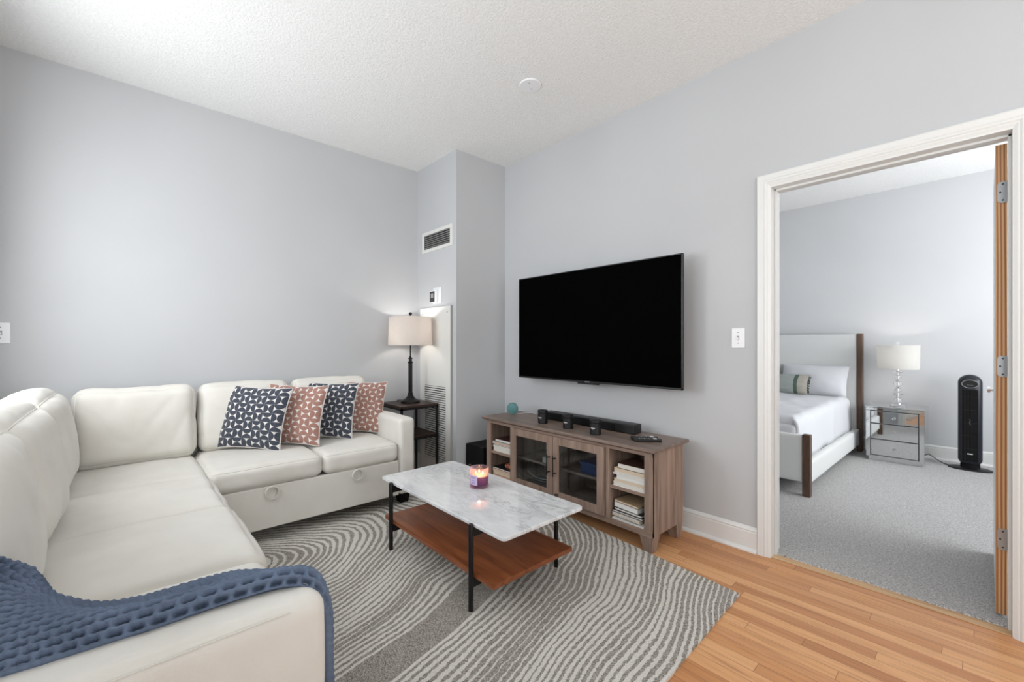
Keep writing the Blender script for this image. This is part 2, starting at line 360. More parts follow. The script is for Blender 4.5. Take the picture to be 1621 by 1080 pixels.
OFF = {}
def obj(name, mb, mat, parent=None, bevel=0, seg=2, weld=False, smooth_angle=35, mats=None):
    me = bpy.data.meshes.new(name)
    off = OFF.get(parent.name, Vector((0, 0, 0))) if parent else Vector((0, 0, 0))
    me.from_pydata([tuple(p - off) for p in mb.v], [], mb.f)
    me.update()
    for p, sm in zip(me.polygons, mb.smooth): p.use_smooth = sm
    if mb.uv:
        ul = me.uv_layers.new(name='uv')
        for p in me.polygons:
            for li in p.loop_indices:
                ul.data[li].uv = mb.uv.get(me.loops[li].vertex_index, (0, 0))
    bm = bmesh.new(); bm.from_mesh(me)
    if weld: bmesh.ops.remove_doubles(bm, verts=bm.verts, dist=1e-5)
    if not mb.uv or weld: bmesh.ops.recalc_face_normals(bm, faces=bm.faces)
    bm.to_mesh(me); bm.free()
    if any(mb.smooth) and smooth_angle:
        try: me.set_sharp_from_angle(angle=math.radians(smooth_angle))
        except Exception: pass
    me.materials.append(M[mat] if isinstance(mat, str) else mat)
    o = bpy.data.objects.new(name, me); COL.objects.link(o)
    if parent: o.parent = parent; OFF[o.name] = off
    if bevel:
        b = o.modifiers.new('b', 'BEVEL'); b.width = bevel; b.segments = seg; b.limit_method = 'ANGLE'; b.angle_limit = math.radians(40)
    return o

def thing(name, label, cat, loc=(0, 0, 0), rot=(0, 0, 0), group=None, world=True):
    o = bpy.data.objects.new(name, None); COL.objects.link(o); o.location = loc; o.rotation_euler = rot; o.empty_display_size = 0.05
    o['label'] = label; o['category'] = cat
    if group: o['group'] = group
    OFF[o.name] = Vector(loc) if world else Vector((0, 0, 0))
    return o
def tag(o, label, cat, group=None, kind=None):
    o['label'] = label; o['category'] = cat
    if group: o['group'] = group
    if kind: o['kind'] = kind
    return o
def struct(name, mb, mat, parent=None, **kw):
    o = obj(name, mb, mat, parent, **kw)
    if not parent: o['kind'] = 'structure'
    return o
def bx(*a): return MB().box(*a)

def cos_space(n):
    return [-math.cos(PI * i / n) * 0.35 + (-1 + 2 * i / n) * 0.65 for i in range(n + 1)]

class Cushion:
    """rounded box, puffed faces, soft creases; c = centre, h = half sizes"""
    def __init__(s, c, h, r=0.05, puff=(0.0, 0.0, 0.02), wr=0.004, seed=0, mat=None, n=(26, 26, 10), lean=None, sag=0.0, pinch=0.0):
        s.c = Vector(c); s.h = Vector(h); s.r = r; s.puff = puff; s.wr = wr; s.seed = seed; s.n = n; s.lean = lean; s.sag = sag; s.pinch = pinch
    def P(s, u):
        h = s.h; p = Vector((u[0] * h[0], u[1] * h[1], u[2] * h[2]))
        rr = min(s.r, min(h) * 0.98)
        q = Vector([max(-(h[i] - rr), min(h[i] - rr, p[i])) for i in range(3)])
        d = p - q; nrm = d.normalized() if d.length > 1e-9 else Vector((0, 0, 0))
        # cube-surface point: move onto rounded surface
        if d.length > 1e-9: p = q + nrm * rr
        w = [max(0, 1 - u[i] ** 2) for i in range(3)]
        p.x += u[0] * s.puff[0] * (w[1] * w[2]) ** 0.6; p.y += u[1] * s.puff[1] * (w[0] * w[2]) ** 0.6; p.z += u[2] * s.puff[2] * (w[0] * w[1]) ** 0.6
        if s.sag: p.z -= s.sag * max(0, u[2]) * (w[0] * w[1])
        if s.pinch: # corners pulled in, edges scalloped
            cr = max(abs(u[0]), abs(u[1]), abs(u[2]))
        k = Vector((p.x * 3.2 + s.seed * 3.1, p.y * 3.2, p.z * 3.2 + s.seed))
        a = mnoise.noise(k) + 0.6 * mnoise.noise(k * 2.3)
        cre = 1 - abs(mnoise.noise(Vector((p.x * 6 + s.seed, p.y * 6 + 5, p.z * 6 - 3)))) * 2
        cre = max(0, cre) ** 5
        if nrm.length < 1e-6:
            nrm = Vector([1 if u[i] > 0.999 else -1 if u[i] < -0.999 else 0 for i in range(3)])
        p += nrm * (a * s.wr * 1.5 - cre * s.wr * 0.9)
        if s.lean is not None: p = s.lean @ p
        return s.c + p
    def mesh(s, mb=None):
        mb = mb or MB()
        for ax in range(3):
            i, j = [(1, 2), (0, 2), (0, 1)][ax]
            A = cos_space(s.n[i]); B = cos_space(s.n[j])
            for sg in (-1, 1):
                vs = []
                for a in A:
                    for b in B:
                        u = [0, 0, 0]; u[ax] = sg; u[i] = a; u[j] = b; vs.append(s.P(u))
                nb = len(B); fs = [(x * nb + y, (x + 1) * nb + y, (x + 1) * nb + y + 1, x * nb + y + 1) for x in range(len(A) - 1) for y in range(nb - 1)]
                mb.add(vs, fs, True)
        return mb
    def piping(s, ax, sg, r=0.003, mb=None):
        mb = mb or MB(); i, j = [(1, 2), (0, 2), (0, 1)][ax]; pts = []
        N = 26
        ring = [(-1 + 2 * k / N, -1) for k in range(N)] + [(1, -1 + 2 * k / N) for k in range(N)] + [(1 - 2 * k / N, 1) for k in range(N)] + [(-1, 1 - 2 * k / N) for k in range(N)]
        for a, b in ring:
            u = [0, 0, 0]; u[ax] = sg; u[i] = a; u[j] = b; pts.append(s.P(u))
        out = [pts[0]]
        for p in pts[1:]:
            if (p - out[-1]).length > 0.004: out.append(p)
        mb.tube(out, r, 6, closed=True); return mb

# ------------------------------------------------------------------ room shell
CH = 2.842
X1, Y0 = 7.0, -3.25
WB = 0.13        # thickness of the wall behind the television
DX0, DX1, DZ = 2.885, 3.752, 2.045
struct('floor', bx(-0.13, X1 + 0.13, Y0 - 0.13, 0.055, -0.1, 0.0), 'oak_floor')
fb = bx(0.4, 5.5, 0.055, 3.6, -0.1, 0.012); struct('floor_bedroom', fb, 'carpet')
struct('ceiling', bx(-0.13, X1 + 0.13, Y0 - 0.13, WB, CH, CH + 0.1), 'ceiling')
struct('ceiling_bedroom', bx(0.27, 5.63, WB, 3.6, CH, CH + 0.1), 'ceiling')
struct('wall_left', bx(-0.13, 0, Y0 - 0.13, WB, 0, CH), 'wall_paint')
wb = MB().box(0, DX0 - 0.02, 0, WB, 0, CH).box(DX1 + 0.02, X1, 0, WB, 0, CH).box(DX0 - 0.02, DX1 + 0.02, 0, WB, DZ + 0.02, CH)
struct('wall_back', wb, 'wall_paint')
struct('wall_chase', bx(0, 0.65, -0.55, 0, 0, CH), 'wall_paint')
def wall_with_openings(y0, y1, x0, x1, ops, along='x'):
    mb = MB(); xs = sorted(ops); cur = x0
    def B(a, b, z0, z1):
        if along == 'x': mb.box(a, b, y0, y1, z0, z1)
        else: mb.box(y0, y1, a, b, z0, z1)
    for (a, b, z0, z1) in xs:
        B(cur, a, 0, CH); B(a, b, 0, z0); B(a, b, z1, CH); cur = b
    B(cur, x1, 0, CH); return mb
W1 = (0.5, 1.4, 0.92, 2.52); W2 = (1.6, 2.7, 0.92, 2.52); W3 = (4.0, 5.8, 0.55, 2.55)
struct('wall_front', wall_with_openings(Y0 - 0.13, Y0, 0, X1, [W1, W2, W3]), 'wall_paint')
W4 = (-2.8, -0.4, 0.4, 2.6)
struct('wall_right', wall_with_openings(X1, X1 + 0.13, Y0 - 0.13, WB, [W4], 'y'), 'wall_paint')
BY = 3.47
struct('wall_bedroom_back', bx(0.27, 5.63, BY, BY + 0.13, 0, CH), 'bedroom_paint')
struct('wall_bedroom_left', bx(0.27, 0.4, WB, BY, 0, CH), 'bedroom_paint')
W5 = (0.55, 2.95, 0.6, 2.4)
struct('wall_bedroom_right', wall_with_openings(5.5, 5.63, WB, BY, [W5], 'y'), 'bedroom_paint')
def window(n, op, y0, y1, along):
    a, b, z0, z1 = op; f = MB()
    def B(p, q, r0, r1, d0, d1):
        if along == 'x': f.box(p, q, d0, d1, r0, r1)
        else: f.box(d0, d1, p, q, r0, r1)
    d0, d1 = y0 + 0.03, y0 + 0.08
    B(a, a + 0.04, z0, z1, d0, d1); B(b - 0.04, b, z0, z1, d0, d1); B(a, b, z0, z0 + 0.04, d0, d1); B(a, b, z1 - 0.04, z1, d0, d1); mz = (z0 + z1) / 2; B(a, b, mz - 0.02, mz + 0.02, d0, d1)
    w_ = struct('window_%d' % n, f, 'trim_white'); g = MB(); dm = (d0 + d1) / 2
    if along == 'x': g.box(a + 0.03, b - 0.03, dm - 0.003, dm + 0.003, z0 + 0.03, z1 - 0.03)
    else: g.box(dm - 0.003, dm + 0.003, a + 0.03, b - 0.03, z0 + 0.03, z1 - 0.03)
    obj('pane', g, 'pane_glass', w_)
window(1, W1, Y0 - 0.13, Y0, 'x'); window(2, W2, Y0 - 0.13, Y0, 'x'); window(3, W3, Y0 - 0.13, Y0, 'x'); window(4, W4, X1 + 0.02, 0, 'y'); window(5, W5, 5.52, 0, 'y')  # widest front window and right-wall window are unseen, added for fill light

# baseboards (profile with cap and quarter-round)
def base_prof(d):  # d: +1 grows toward negative normal axis
    return [(0, 0), (-0.028, 0), (-0.028, 0.008), (-0.024, 0.016), (-0.015, 0.022), (-0.014, 0.108), (-0.012, 0.116), (-0.014, 0.122), (-0.010, 0.130), (-0.004, 0.138), (0, 0.14)]
pr = base_prof(1)
struct('baseboard_back', MB().extr([(u, z) for u, z in pr], 'x', 0.65, 2.816), 'trim_white')
struct('baseboard_chase', MB().extr([(u - 0.55, z) for u, z in pr], 'x', 0.0, 0.65).extr([(0.65 - u, z) for u, z in pr], 'y', -0.55, 0), 'trim_white')
struct('baseboard_left', MB().extr([(-u, z) for u, z in pr], 'y', Y0, -0.55), 'trim_white')
struct('baseboard_right', MB().extr([(u, z) for u, z in pr], 'x', 3.83, X1), 'trim_white')
struct('baseboard_bedroom', MB().extr([(u + BY, z + 0.012) for u, z in pr], 'x', 0.4, 5.5), 'trim_white')
# door casing with moulded profile; t = across the width (0 outer..0.066 inner)
cp = [(0, 0), (0, -0.017), (0.006, -0.021), (0.030, -0.019), (0.034, -0.016), (0.038, -0.019), (0.044, -0.018), (0.049, -0.0135), (0.054, -0.015), (0.060, -0.012), (0.066, -0.009), (0.066, 0)]
def casing(side):
    mb = MB(); xo0, xo1, zt = DX0 - 0.069, DX1 + 0.069, DZ + 0.074
    def sec(fn):
        return [Vector(fn(t, d)) for t, d in cp]
    if side == 'face': sgn, yb = 1, 0.0
    else: sgn, yb = -1, WB
    st = [sec(lambda t, d: (xo0 + t, yb + d * sgn, 0.0)), sec(lambda t, d: (xo0 + t, yb + d * sgn, zt - t)), sec(lambda t, d: (xo1 - t, yb + d * sgn, zt - t)), sec(lambda t, d: (xo1 - t, yb + d * sgn, 0.0))]
    n = len(cp)
    mb.add([p for s_ in st for p in s_], [(k * n + i, k * n + i + 1, (k + 1) * n + i + 1, (k + 1) * n + i) for k in range(3) for i in range(n - 1)])
    return mb
struct('trim_1', casing('face'), 'trim_white'); struct('trim_2', casing('bed'), 'trim_white')
jb = MB().box(DX0 - 0.02, DX0, -0.009, WB + 0.009, 0, DZ).box(DX1, DX1 + 0.02, -0.009, WB + 0.009, 0, DZ).box(DX0 - 0.02, DX1 + 0.02, -0.009, WB + 0.009, DZ, DZ + 0.02)
jb.box(DX0, DX0 + 0.011, 0.045, 0.083, 0, DZ).box(DX1 - 0.011, DX1, 0.045, 0.083, 0, DZ).box(DX0, DX1, 0.045, 0.083, DZ - 0.011, DZ)
struct('trim_3', jb, 'trim_white', bevel=0.002)
struct('trim_4', bx(DX0, DX1, 0.0, 0.062, 0.0, 0.0035), 'worn_oak', bevel=0.0015)

# door, opened into the bedroom; its hinge edge shows bare wood
d = struct('door_1', bx(3.7085, 3.7405, 0.137, 0.93, 0.022, 2.036), 'trim_white', bevel=0.001)
obj('edge_strip', bx(3.7075, 3.7415, 0.1345, 0.1375, 0.022, 2.036), 'pine_edge', d)['label'] = 'bare pine edge of the door'
for z in (1.83, 1.085, 0.345):
    h = MB(); pts = []
    y = 0.1325; x0, x1, a, b, r = 3.713, 3.750, z - 0.045, z + 0.045, 0.014
    for (cx_, cz_, s0) in ((x0 + r, b - r, PI / 2), (x0 + r, a + r, PI)):
        for k in range(6): t = s0 + k * PI / 10; pts.append((cx_ + r * math.cos(t), cz_ + r * math.sin(t)))
    pts = [(x1, b)] + pts + [(x1, a)]
    h.extr(pts, 'y', y - 0.0025, y + 0.003)
    ho = obj('hinge', h, 'steel', d)
    sc = MB()
    for (sx_, sz_) in ((0.016, 0.034), (0.0085, 0.0), (0.016, -0.034)): sc.cyl((x0 + sx_, y - 0.0035, z + sz_), (x0 + sx_, y - 0.002, z + sz_), 0.0036, 14)
    obj('screw', sc, 'screw_dark', ho)
    obj('knuckle', MB().cyl((3.7475, 0.1245, a), (3.7475, 0.1245, b), 0.006), 'steel', ho)
obj('knob', MB().tube([(3.709, 0.87, 0.93), (3.694, 0.87, 0.93)], 0.008, 14).tube([(3.697, 0.87, 0.93), (3.686, 0.87, 0.93)], 0.017, 18), 'chrome', d)

# ------------------------------------------------------------------ wall and ceiling fittings
def switch(name, label, c, axis):
    # c centre on the wall; axis 'y' plate faces -y, 'x' faces +x
    t = thing(name, label, 'light switch', c)
    def B(u0, u1, d0, d1, z0, z1):
        if axis == 'y': return bx(c[0] + u0, c[0] + u1, c[1] - d1, c[1] - d0, c[2] + z0, c[2] + z1)
        return bx(c[0] + d0, c[0] + d1, c[1] + u0, c[1] + u1, c[2] + z0, c[2] + z1)
    obj('plate', B(-0.0365, 0.0365, 0, 0.006, -0.058, 0.058), 'plastic_white', t, bevel=0.003)
    obj('slot', B(-0.006, 0.006, 0.005, 0.0065, -0.012, 0.012), 'slat_grey', t)
    obj('toggle', B(-0.004, 0.004, 0.005, 0.017, -0.010, 0.002), 'plastic_white', t, bevel=0.001)
    s_ = B(-0.003, 0.003, 0.005, 0.0075, 0.027, 0.033); s2 = B(-0.003, 0.003, 0.005, 0.0075, -0.033, -0.027)
    obj('screw', s_, 'slat_grey', t, bevel=0.001); obj('screw', s2, 'slat_grey', t, bevel=0.001)
switch('light_switch', 'white toggle light switch plate between television and doorway', (2.713, 0, 1.216), 'y')
switch('light_switch', 'white toggle switch plate on the wall above the left end of the sofa', (0, -3.158, 1.243), 'x')

t = thing('ceiling_cover_plate', 'round white blank cover plate on the ceiling', 'cover plate', (1.72, -0.72, CH))
obj('plate', MB().lathe([(0.0, -0.008), (0.066, -0.008), (0.070, -0.005), (0.070, 0.0)], 1.72, -0.72, CH, 48), 'plastic_white', t)
for s_ in (-1, 1): obj('screw', MB().cyl((1.72 + s_ * 0.018, -0.72 - s_ * 0.028, CH - 0.0095), (1.72 + s_ * 0.018, -0.72 - s_ * 0.028, CH - 0.007), 0.004), 'slat_grey', t)

yw = -0.55
t = thing('air_vent', 'white air supply vent with slanted slats high on the corner chase', 'air vent', (0.35, yw, 2.12))
vx0, vx1, vz0, vz1 = 0.10, 0.60, 2.032, 2.222
fr = MB().box(vx0, vx1, yw - 0.008, yw, vz0, vz0 + 0.03).box(vx0, vx1, yw - 0.008, yw, vz1 - 0.03, vz1).box(vx0, vx0 + 0.035, yw - 0.008, yw, vz0 + 0.03, vz1 - 0.03).box(vx1 - 0.035, vx1, yw - 0.008, yw, vz0 + 0.03, vz1 - 0.03)
obj('frame', fr, 'metal_white', t)
obj('duct_shade', bx(vx0 + 0.03, vx1 - 0.03, yw - 0.0015, yw - 0.0005, vz0 + 0.03, vz1 - 0.03), 'slot_dark', t)  # dark sheet laid behind the slats as the shade of the duct
for i in range(7):
    z = vz0 + 0.042 + i * 0.0185
    obj('slat', MB().hexa([(vx0 + 0.035, yw - 0.008, z - 0.004), (vx1 - 0.035, yw - 0.008, z - 0.004), (vx1 - 0.035, yw - 0.001, z + 0.003), (vx0 + 0.035, yw - 0.001, z + 0.003)],
                          [(vx0 + 0.035, yw - 0.008, z - 0.001), (vx1 - 0.035, yw - 0.008, z - 0.001), (vx1 - 0.035, yw - 0.001, z + 0.006), (vx0 + 0.035, yw - 0.001, z + 0.006)]), 'slat_grey', t)

t = thing('thermostat', 'small thermostat with dark screen on white wall plate below the vent', 'thermostat', (0.34, yw, 1.61))
obj('wall_plate', bx(0.29, 0.425, yw - 0.006, yw, 1.545, 1.695), 'plastic_white', t, bevel=0.008, seg=3)
obj('housing', bx(0.262, 0.375, yw - 0.024, yw - 0.005, 1.555, 1.665), 'plastic_white', t, bevel=0.005, seg=3)
obj('screen', bx(0.268, 0.345, yw - 0.026, yw - 0.0235, 1.562, 1.658), 'slot_dark', t, bevel=0.002)
obj('readout', bx(0.285, 0.328, yw - 0.0265, yw - 0.0258, 1.600, 1.640), 'slat_grey', t)

t = thing('return_air_panel', 'tall white louvred return air panel on the corner chase behind the lamp', 'air return panel', (0.34, yw, 0.05))
px0, px1, pz0, pz1 = 0.078, 0.592, 0.05, 1.512; gx0, gx1, gz0, gz1 = 0.148, 0.512, 0.12, 0.802
pn = MB().box(px0, gx0, yw - 0.016, yw, pz0, pz1).box(gx1, px1, yw - 0.016, yw, pz0, pz1).box(gx0, gx1, yw - 0.016, yw, pz0, gz0).box(gx0, gx1, yw - 0.016, yw, gz1, pz1)
obj('panel', pn, 'metal_white', t)
obj('edge_strip', MB().box(px1, px1 + 0.006, yw - 0.02, yw, pz0, pz1 + 0.004), 'slat_grey', t)
obj('louvre_shade', bx(gx0, gx1, yw - 0.003, yw - 0.001, gz0, gz1), 'slot_dark', t)  # thin dark sheet paints the shade between the louvres
n = 34
for i in range(n):
    z = gz0 + (i + 0.5) * (gz1 - gz0) / n
    obj('louvre', MB().hexa([(gx0, yw - 0.016, z - 0.006), (gx1, yw - 0.016, z - 0.006), (gx1, yw - 0.012, z - 0.006), (gx0, yw - 0.012, z - 0.006)],
                            [(gx0, yw - 0.016, z + 0.006), (gx1, yw - 0.016, z + 0.006), (gx1, yw - 0.012, z + 0.006), (gx0, yw - 0.012, z + 0.006)]), 'metal_white', t)
for xx in (0.13, 0.54): obj('screw', MB().cyl((xx, yw - 0.019, 1.46), (xx, yw - 0.015, 1.46), 0.006), 'slat_grey', t)

# ------------------------------------------------------------------ rug
RZ = 0.011
rc = [(2.905, -0.512), (0.45, -0.305), (0.36, -3.12), (3.0, -3.12)]
mb = MB(); N = 60
ring = []
for i in range(4):
    a, b = Vector(rc[i]), Vector(rc[(i + 1) % 4])
    for k in range(N):
        p = a.lerp(b, k / N); nn = (b - a).normalized(); nn = Vector((nn.y, -nn.x)); p += nn * (mnoise.noise(Vector((p.x * 30, p.y * 30, i))) * 0.004)
        ring.append(p)
n = len(ring)
mb.add([(p.x, p.y, 0.0) for p in ring] + [(p.x, p.y, RZ) for p in ring], [tuple(range(n, 2 * n))] + [(i, (i + 1) % n, n + (i + 1) % n, n + i) for i in range(n)])
tag(obj('area_rug', mb, 'rug'), 'large grey and cream rug with wavy nested lines on the wood floor', 'rug')

# ------------------------------------------------------------------ sectional sofa
sf = thing('sectional_sofa', 'cream fabric L shaped sectional sofa along the left wall', 'sofa', (0.5, -2.3, 0.0))
# frames
obj('base', MB().box(0.03, 0.80, -2.36, -1.17, 0.085, 0.33), 'sofa', sf, bevel=0.012)
obj('base', MB().box(0.03, 2.60, -3.18, -2.37, 0.085, 0.33), 'sofa', sf, bevel=0.012)
obj('drawer_panel', bx(0.795, 0.828, -2.34, -1.172, 0.088, 0.338), 'sofa', sf, bevel=0.008, seg=3)
obj('back_frame', MB().box(0.03, 0.14, -3.19, -1.06, 0.085, 0.80), 'sofa', sf, bevel=0.03, seg=4)
obj('back_frame', MB().box(0.03, 2.70, -3.20, -3.08, 0.085, 0.80), 'sofa', sf, bevel=0.03, seg=4)
c = Cushion((0.432, -1.107, 0.36), (0.400, 0.062, 0.275), 0.026, (0.004, 0.004, 0.004), 0.0012, 3, n=(40, 12, 30)); obj('arm', c.mesh(), 'sofa', sf, weld=True, smooth_angle=0)
c = Cushion((2.652, -2.760, 0.362), (0.072, 0.432, 0.280), 0.034, (0.003, 0.006, 0.005), 0.0015, 9, n=(14, 44, 30)); oa = obj('arm', c.mesh(), 'sofa', sf, weld=True, smooth_angle=0)
obj('seam', MB().tube([(2.7205, -2.40 - k * 0.07, 0.629 + 0.001 * math.sin(k)) for k in range(10)], 0.0016, 6), 'sofa', oa)
def seat(c, h, seed, **kw):
    cu = Cushion(c, h, kw.get('r', 0.04), kw.get('puff', (0.006, 0.006, 0.02)), kw.get('wr', 0.0035), seed, n=(34, 34, 12))
    o = obj('seat_cushion', cu.mesh(), 'sofa', sf, weld=True, smooth_angle=0)
    return o, cu
# wall-side seats
o, cu = seat((0.435, -2.005, 0.405), (0.405, 0.302, 0.065), 1); obj('piping', cu.piping(2, 1, 0.003), 'sofa', o)
o, cu = seat((0.435, -1.437, 0.405), (0.405, 0.262, 0.065), 2); obj('piping', cu.piping(2, 1, 0.003), 'sofa', o)
# window-side seats, front faces +y
seat((0.53, -2.61, 0.405), (0.33, 0.300, 0.067), 4, puff=(0.004, 0.006, 0.012))
seat((1.155, -2.61, 0.402), (0.303, 0.305, 0.072), 5, puff=(0.002, 0.02, 0.024), r=0.045)
seat((1.765, -2.61, 0.405), (0.305, 0.310, 0.076), 6, puff=(0.002, 0.02, 0.028), r=0.045)
seat((2.325, -2.62, 0.405), (0.240, 0.305, 0.080), 7, puff=(0.002, 0.01, 0.022), r=0.045)
obj('seat_front', bx(0.84, 2.575, -2.375, -2.345, 0.088, 0.335), 'sofa', sf, bevel=0.01)
def backc(c, h, seed, lean, puff, n, r=0.075):
    cu = Cushion(c, h, r, puff, 0.006, seed, n=n, lean=lean)
    o = obj('back_cushion', cu.mesh(), 'sofa', sf, weld=True, smooth_angle=0); return o, cu
LA = Matrix.Rotation(math.radians(-7), 3, 'Y')
for (yc, hy, sd, xo, zt) in ((-2.585, 0.283, 11, 0.235, 0.692), (-2.018, 0.278, 12, 0.20, 0.690), (-1.445, 0.285, 13, 0.19, 0.692)):
    o, cu = backc((xo, yc, zt), (0.085, hy, 0.222), sd, LA, (0.035, 0.0, 0.012), (14, 34, 28), 0.06); obj('piping', cu.piping(0, 1, 0.003), 'sofa', o)
LB = Matrix.Rotation(math.radians(-7), 3, 'X')
for (xc, hx, sd, yo, zt) in ((0.66, 0.33, 14, -2.965, 0.705), (1.33, 0.33, 15, -2.962, 0.705), (1.985, 0.312, 16, -2.965, 0.705)):
    o, cu = backc((xc, yo, zt), (hx, 0.10, 0.235), sd, Matrix.Rotation(math.radians(7), 3, 'X'), (0.0, 0.045, 0.022), (34, 16, 28), 0.085)
    obj('piping', cu.piping(1, 1, 0.003), 'sofa', o)
for yy, zz in ((-2.0, 0.338), (-1.484, 0.338)):
    lp = MB(); N_ = 28; ring_ = []
    for k in range(N_):
        a = 2 * PI * k / N_; ry, rz = 0.031, 0.034
        ring_.append((math.cos(a), math.sin(a), ry, rz))
    wv_ = []
    for c_, s_, ry, rz in ring_:
        for xx, dr in ((0.831, 0.0), (0.853, 0.0), (0.853, 0.006), (0.831, 0.006)):
            wv_.append(Vector((xx + 0.004 * s_, yy + (ry + dr) * c_, zz - 0.036 + (rz + dr) * s_)))
    lp.add(wv_, [(k * 4 + j, k * 4 + (j + 1) % 4, ((k + 1) % N_) * 4 + (j + 1) % 4, ((k + 1) % N_) * 4 + j) for k in range(N_) for j in range(4)], True)
    obj('pull_loop', lp, 'sofa', sf)
for (x, y) in ((0.76, -1.11), (0.10, -1.11), (2.64, -2.42), (2.64, -3.1), (0.8, -2.44)):
    obj('foot', MB().hexa([(x - 0.03, y - 0.03, RZ if x < 2.9 else 0), (x + 0.03, y - 0.03, RZ), (x + 0.03, y + 0.03, RZ), (x - 0.03, y + 0.03, RZ)], [(x - 0.042, y - 0.042, 0.088), (x + 0.042, y - 0.042, 0.088), (x + 0.042, y + 0.042, 0.088), (x - 0.042, y + 0.042, 0.088)]) if not (x < 0.3) else MB().box(x - 0.03, x + 0.03, y - 0.03, y + 0.03, 0, 0.088), 'black_matte', sf)

# throw pillows
def pillow_mesh(w, h, t, seed, n=30, pin=0.075, rim=0.006):
    front, back, edge = MB(), MB(), MB()
    def P(u, v, s):
        e = (max(0, 1 - abs(u) ** 2.6) * max(0, 1 - abs(v) ** 2.6)) ** 0.55
        x = u * w / 2 * (1 - pin * (1 - v * v)); z = v * h / 2 * (1 - pin * (1 - u * u))
        wr = mnoise.noise(Vector((u * 2.2 + seed, v * 2.2, s))) * 0.010 * (1 - e) + mnoise.noise(Vector((u * 3 + seed * 2, v * 3, s * 4))) * 0.006
        y = s * (rim / 2 + t / 2 * e) + wr * e + 0.012 * mnoise.noise(Vector((u + seed, v - seed, 0.3)))
        return Vector((x, y, z))
    for mb, s in ((front, -1), (back, 1)):
        vs = [P(-1 + 2 * i / n, -1 + 2 * j / n, s) for i in range(n + 1) for j in range(n + 1)]
        fs = [(i * (n + 1) + j, (i + 1) * (n + 1) + j, (i + 1) * (n + 1) + j + 1, i * (n + 1) + j + 1) for i in range(n) for j in range(n)]
        mb.add(vs, fs if s < 0 else [tuple(reversed(f)) for f in fs], True)
        for i in range(n + 1):
            for j in range(n + 1): mb.uv[i * (n + 1) + j] = (i / n, j / n)
    ring = [(-1 + 2 * k / n, -1) for k in range(n)] + [(1, -1 + 2 * k / n) for k in range(n)] + [(1 - 2 * k / n, 1) for k in range(n)] + [(-1, 1 - 2 * k / n) for k in range(n)]
    edge.tube([(P(u, v, -1) + P(u, v, 1)) / 2 for u, v in ring], rim * 0.75, 6, closed=True)
    return front, back, edge
def throw_pillow(label, mat, B, yaw, lean, seed, roll=0.0, size=0.43):
    # B bottom-centre, yaw: direction faced (degrees, 0 = -y)
    t = thing('throw_pillow', label, 'pillow', B, (math.radians(-lean), math.radians(roll), math.radians(yaw)), 'patterned throw pillows on the sofa', world=False)
    f, b, e = pillow_mesh(size, size * 0.97, 0.12, seed)
    for mb in (f, b, e): mb.xform(Matrix.Translation((0, 0, size * 0.97 / 2)))
    obj('patterned_cover', f, mat, t, smooth_angle=0); obj('back_cover', b, 'pillow_back', t, smooth_angle=0); obj('welt', e, 'pillow_back', t, smooth_angle=0)
YW = 47.8
throw_pillow('navy patterned square throw pillow, first from the sofa corner', 'pattern_navy', (0.442, -2.05, 0.492), YW - 2, 16, 1, 3)
throw_pillow('rose pink patterned throw pillow between the two navy pillows', 'pattern_rose', (0.475, -1.82, 0.492), YW - 2, 17, 2, 2)
throw_pillow('navy patterned throw pillow between the two rose pillows', 'pattern_navy', (0.42, -1.575, 0.492), YW + 2, 17, 3, 2)
throw_pillow('rose pink patterned throw pillow beside the sofa arm and lamp', 'pattern_rose', (0.375, -1.315, 0.492), YW + 8, 16, 4, 3, 0.42)

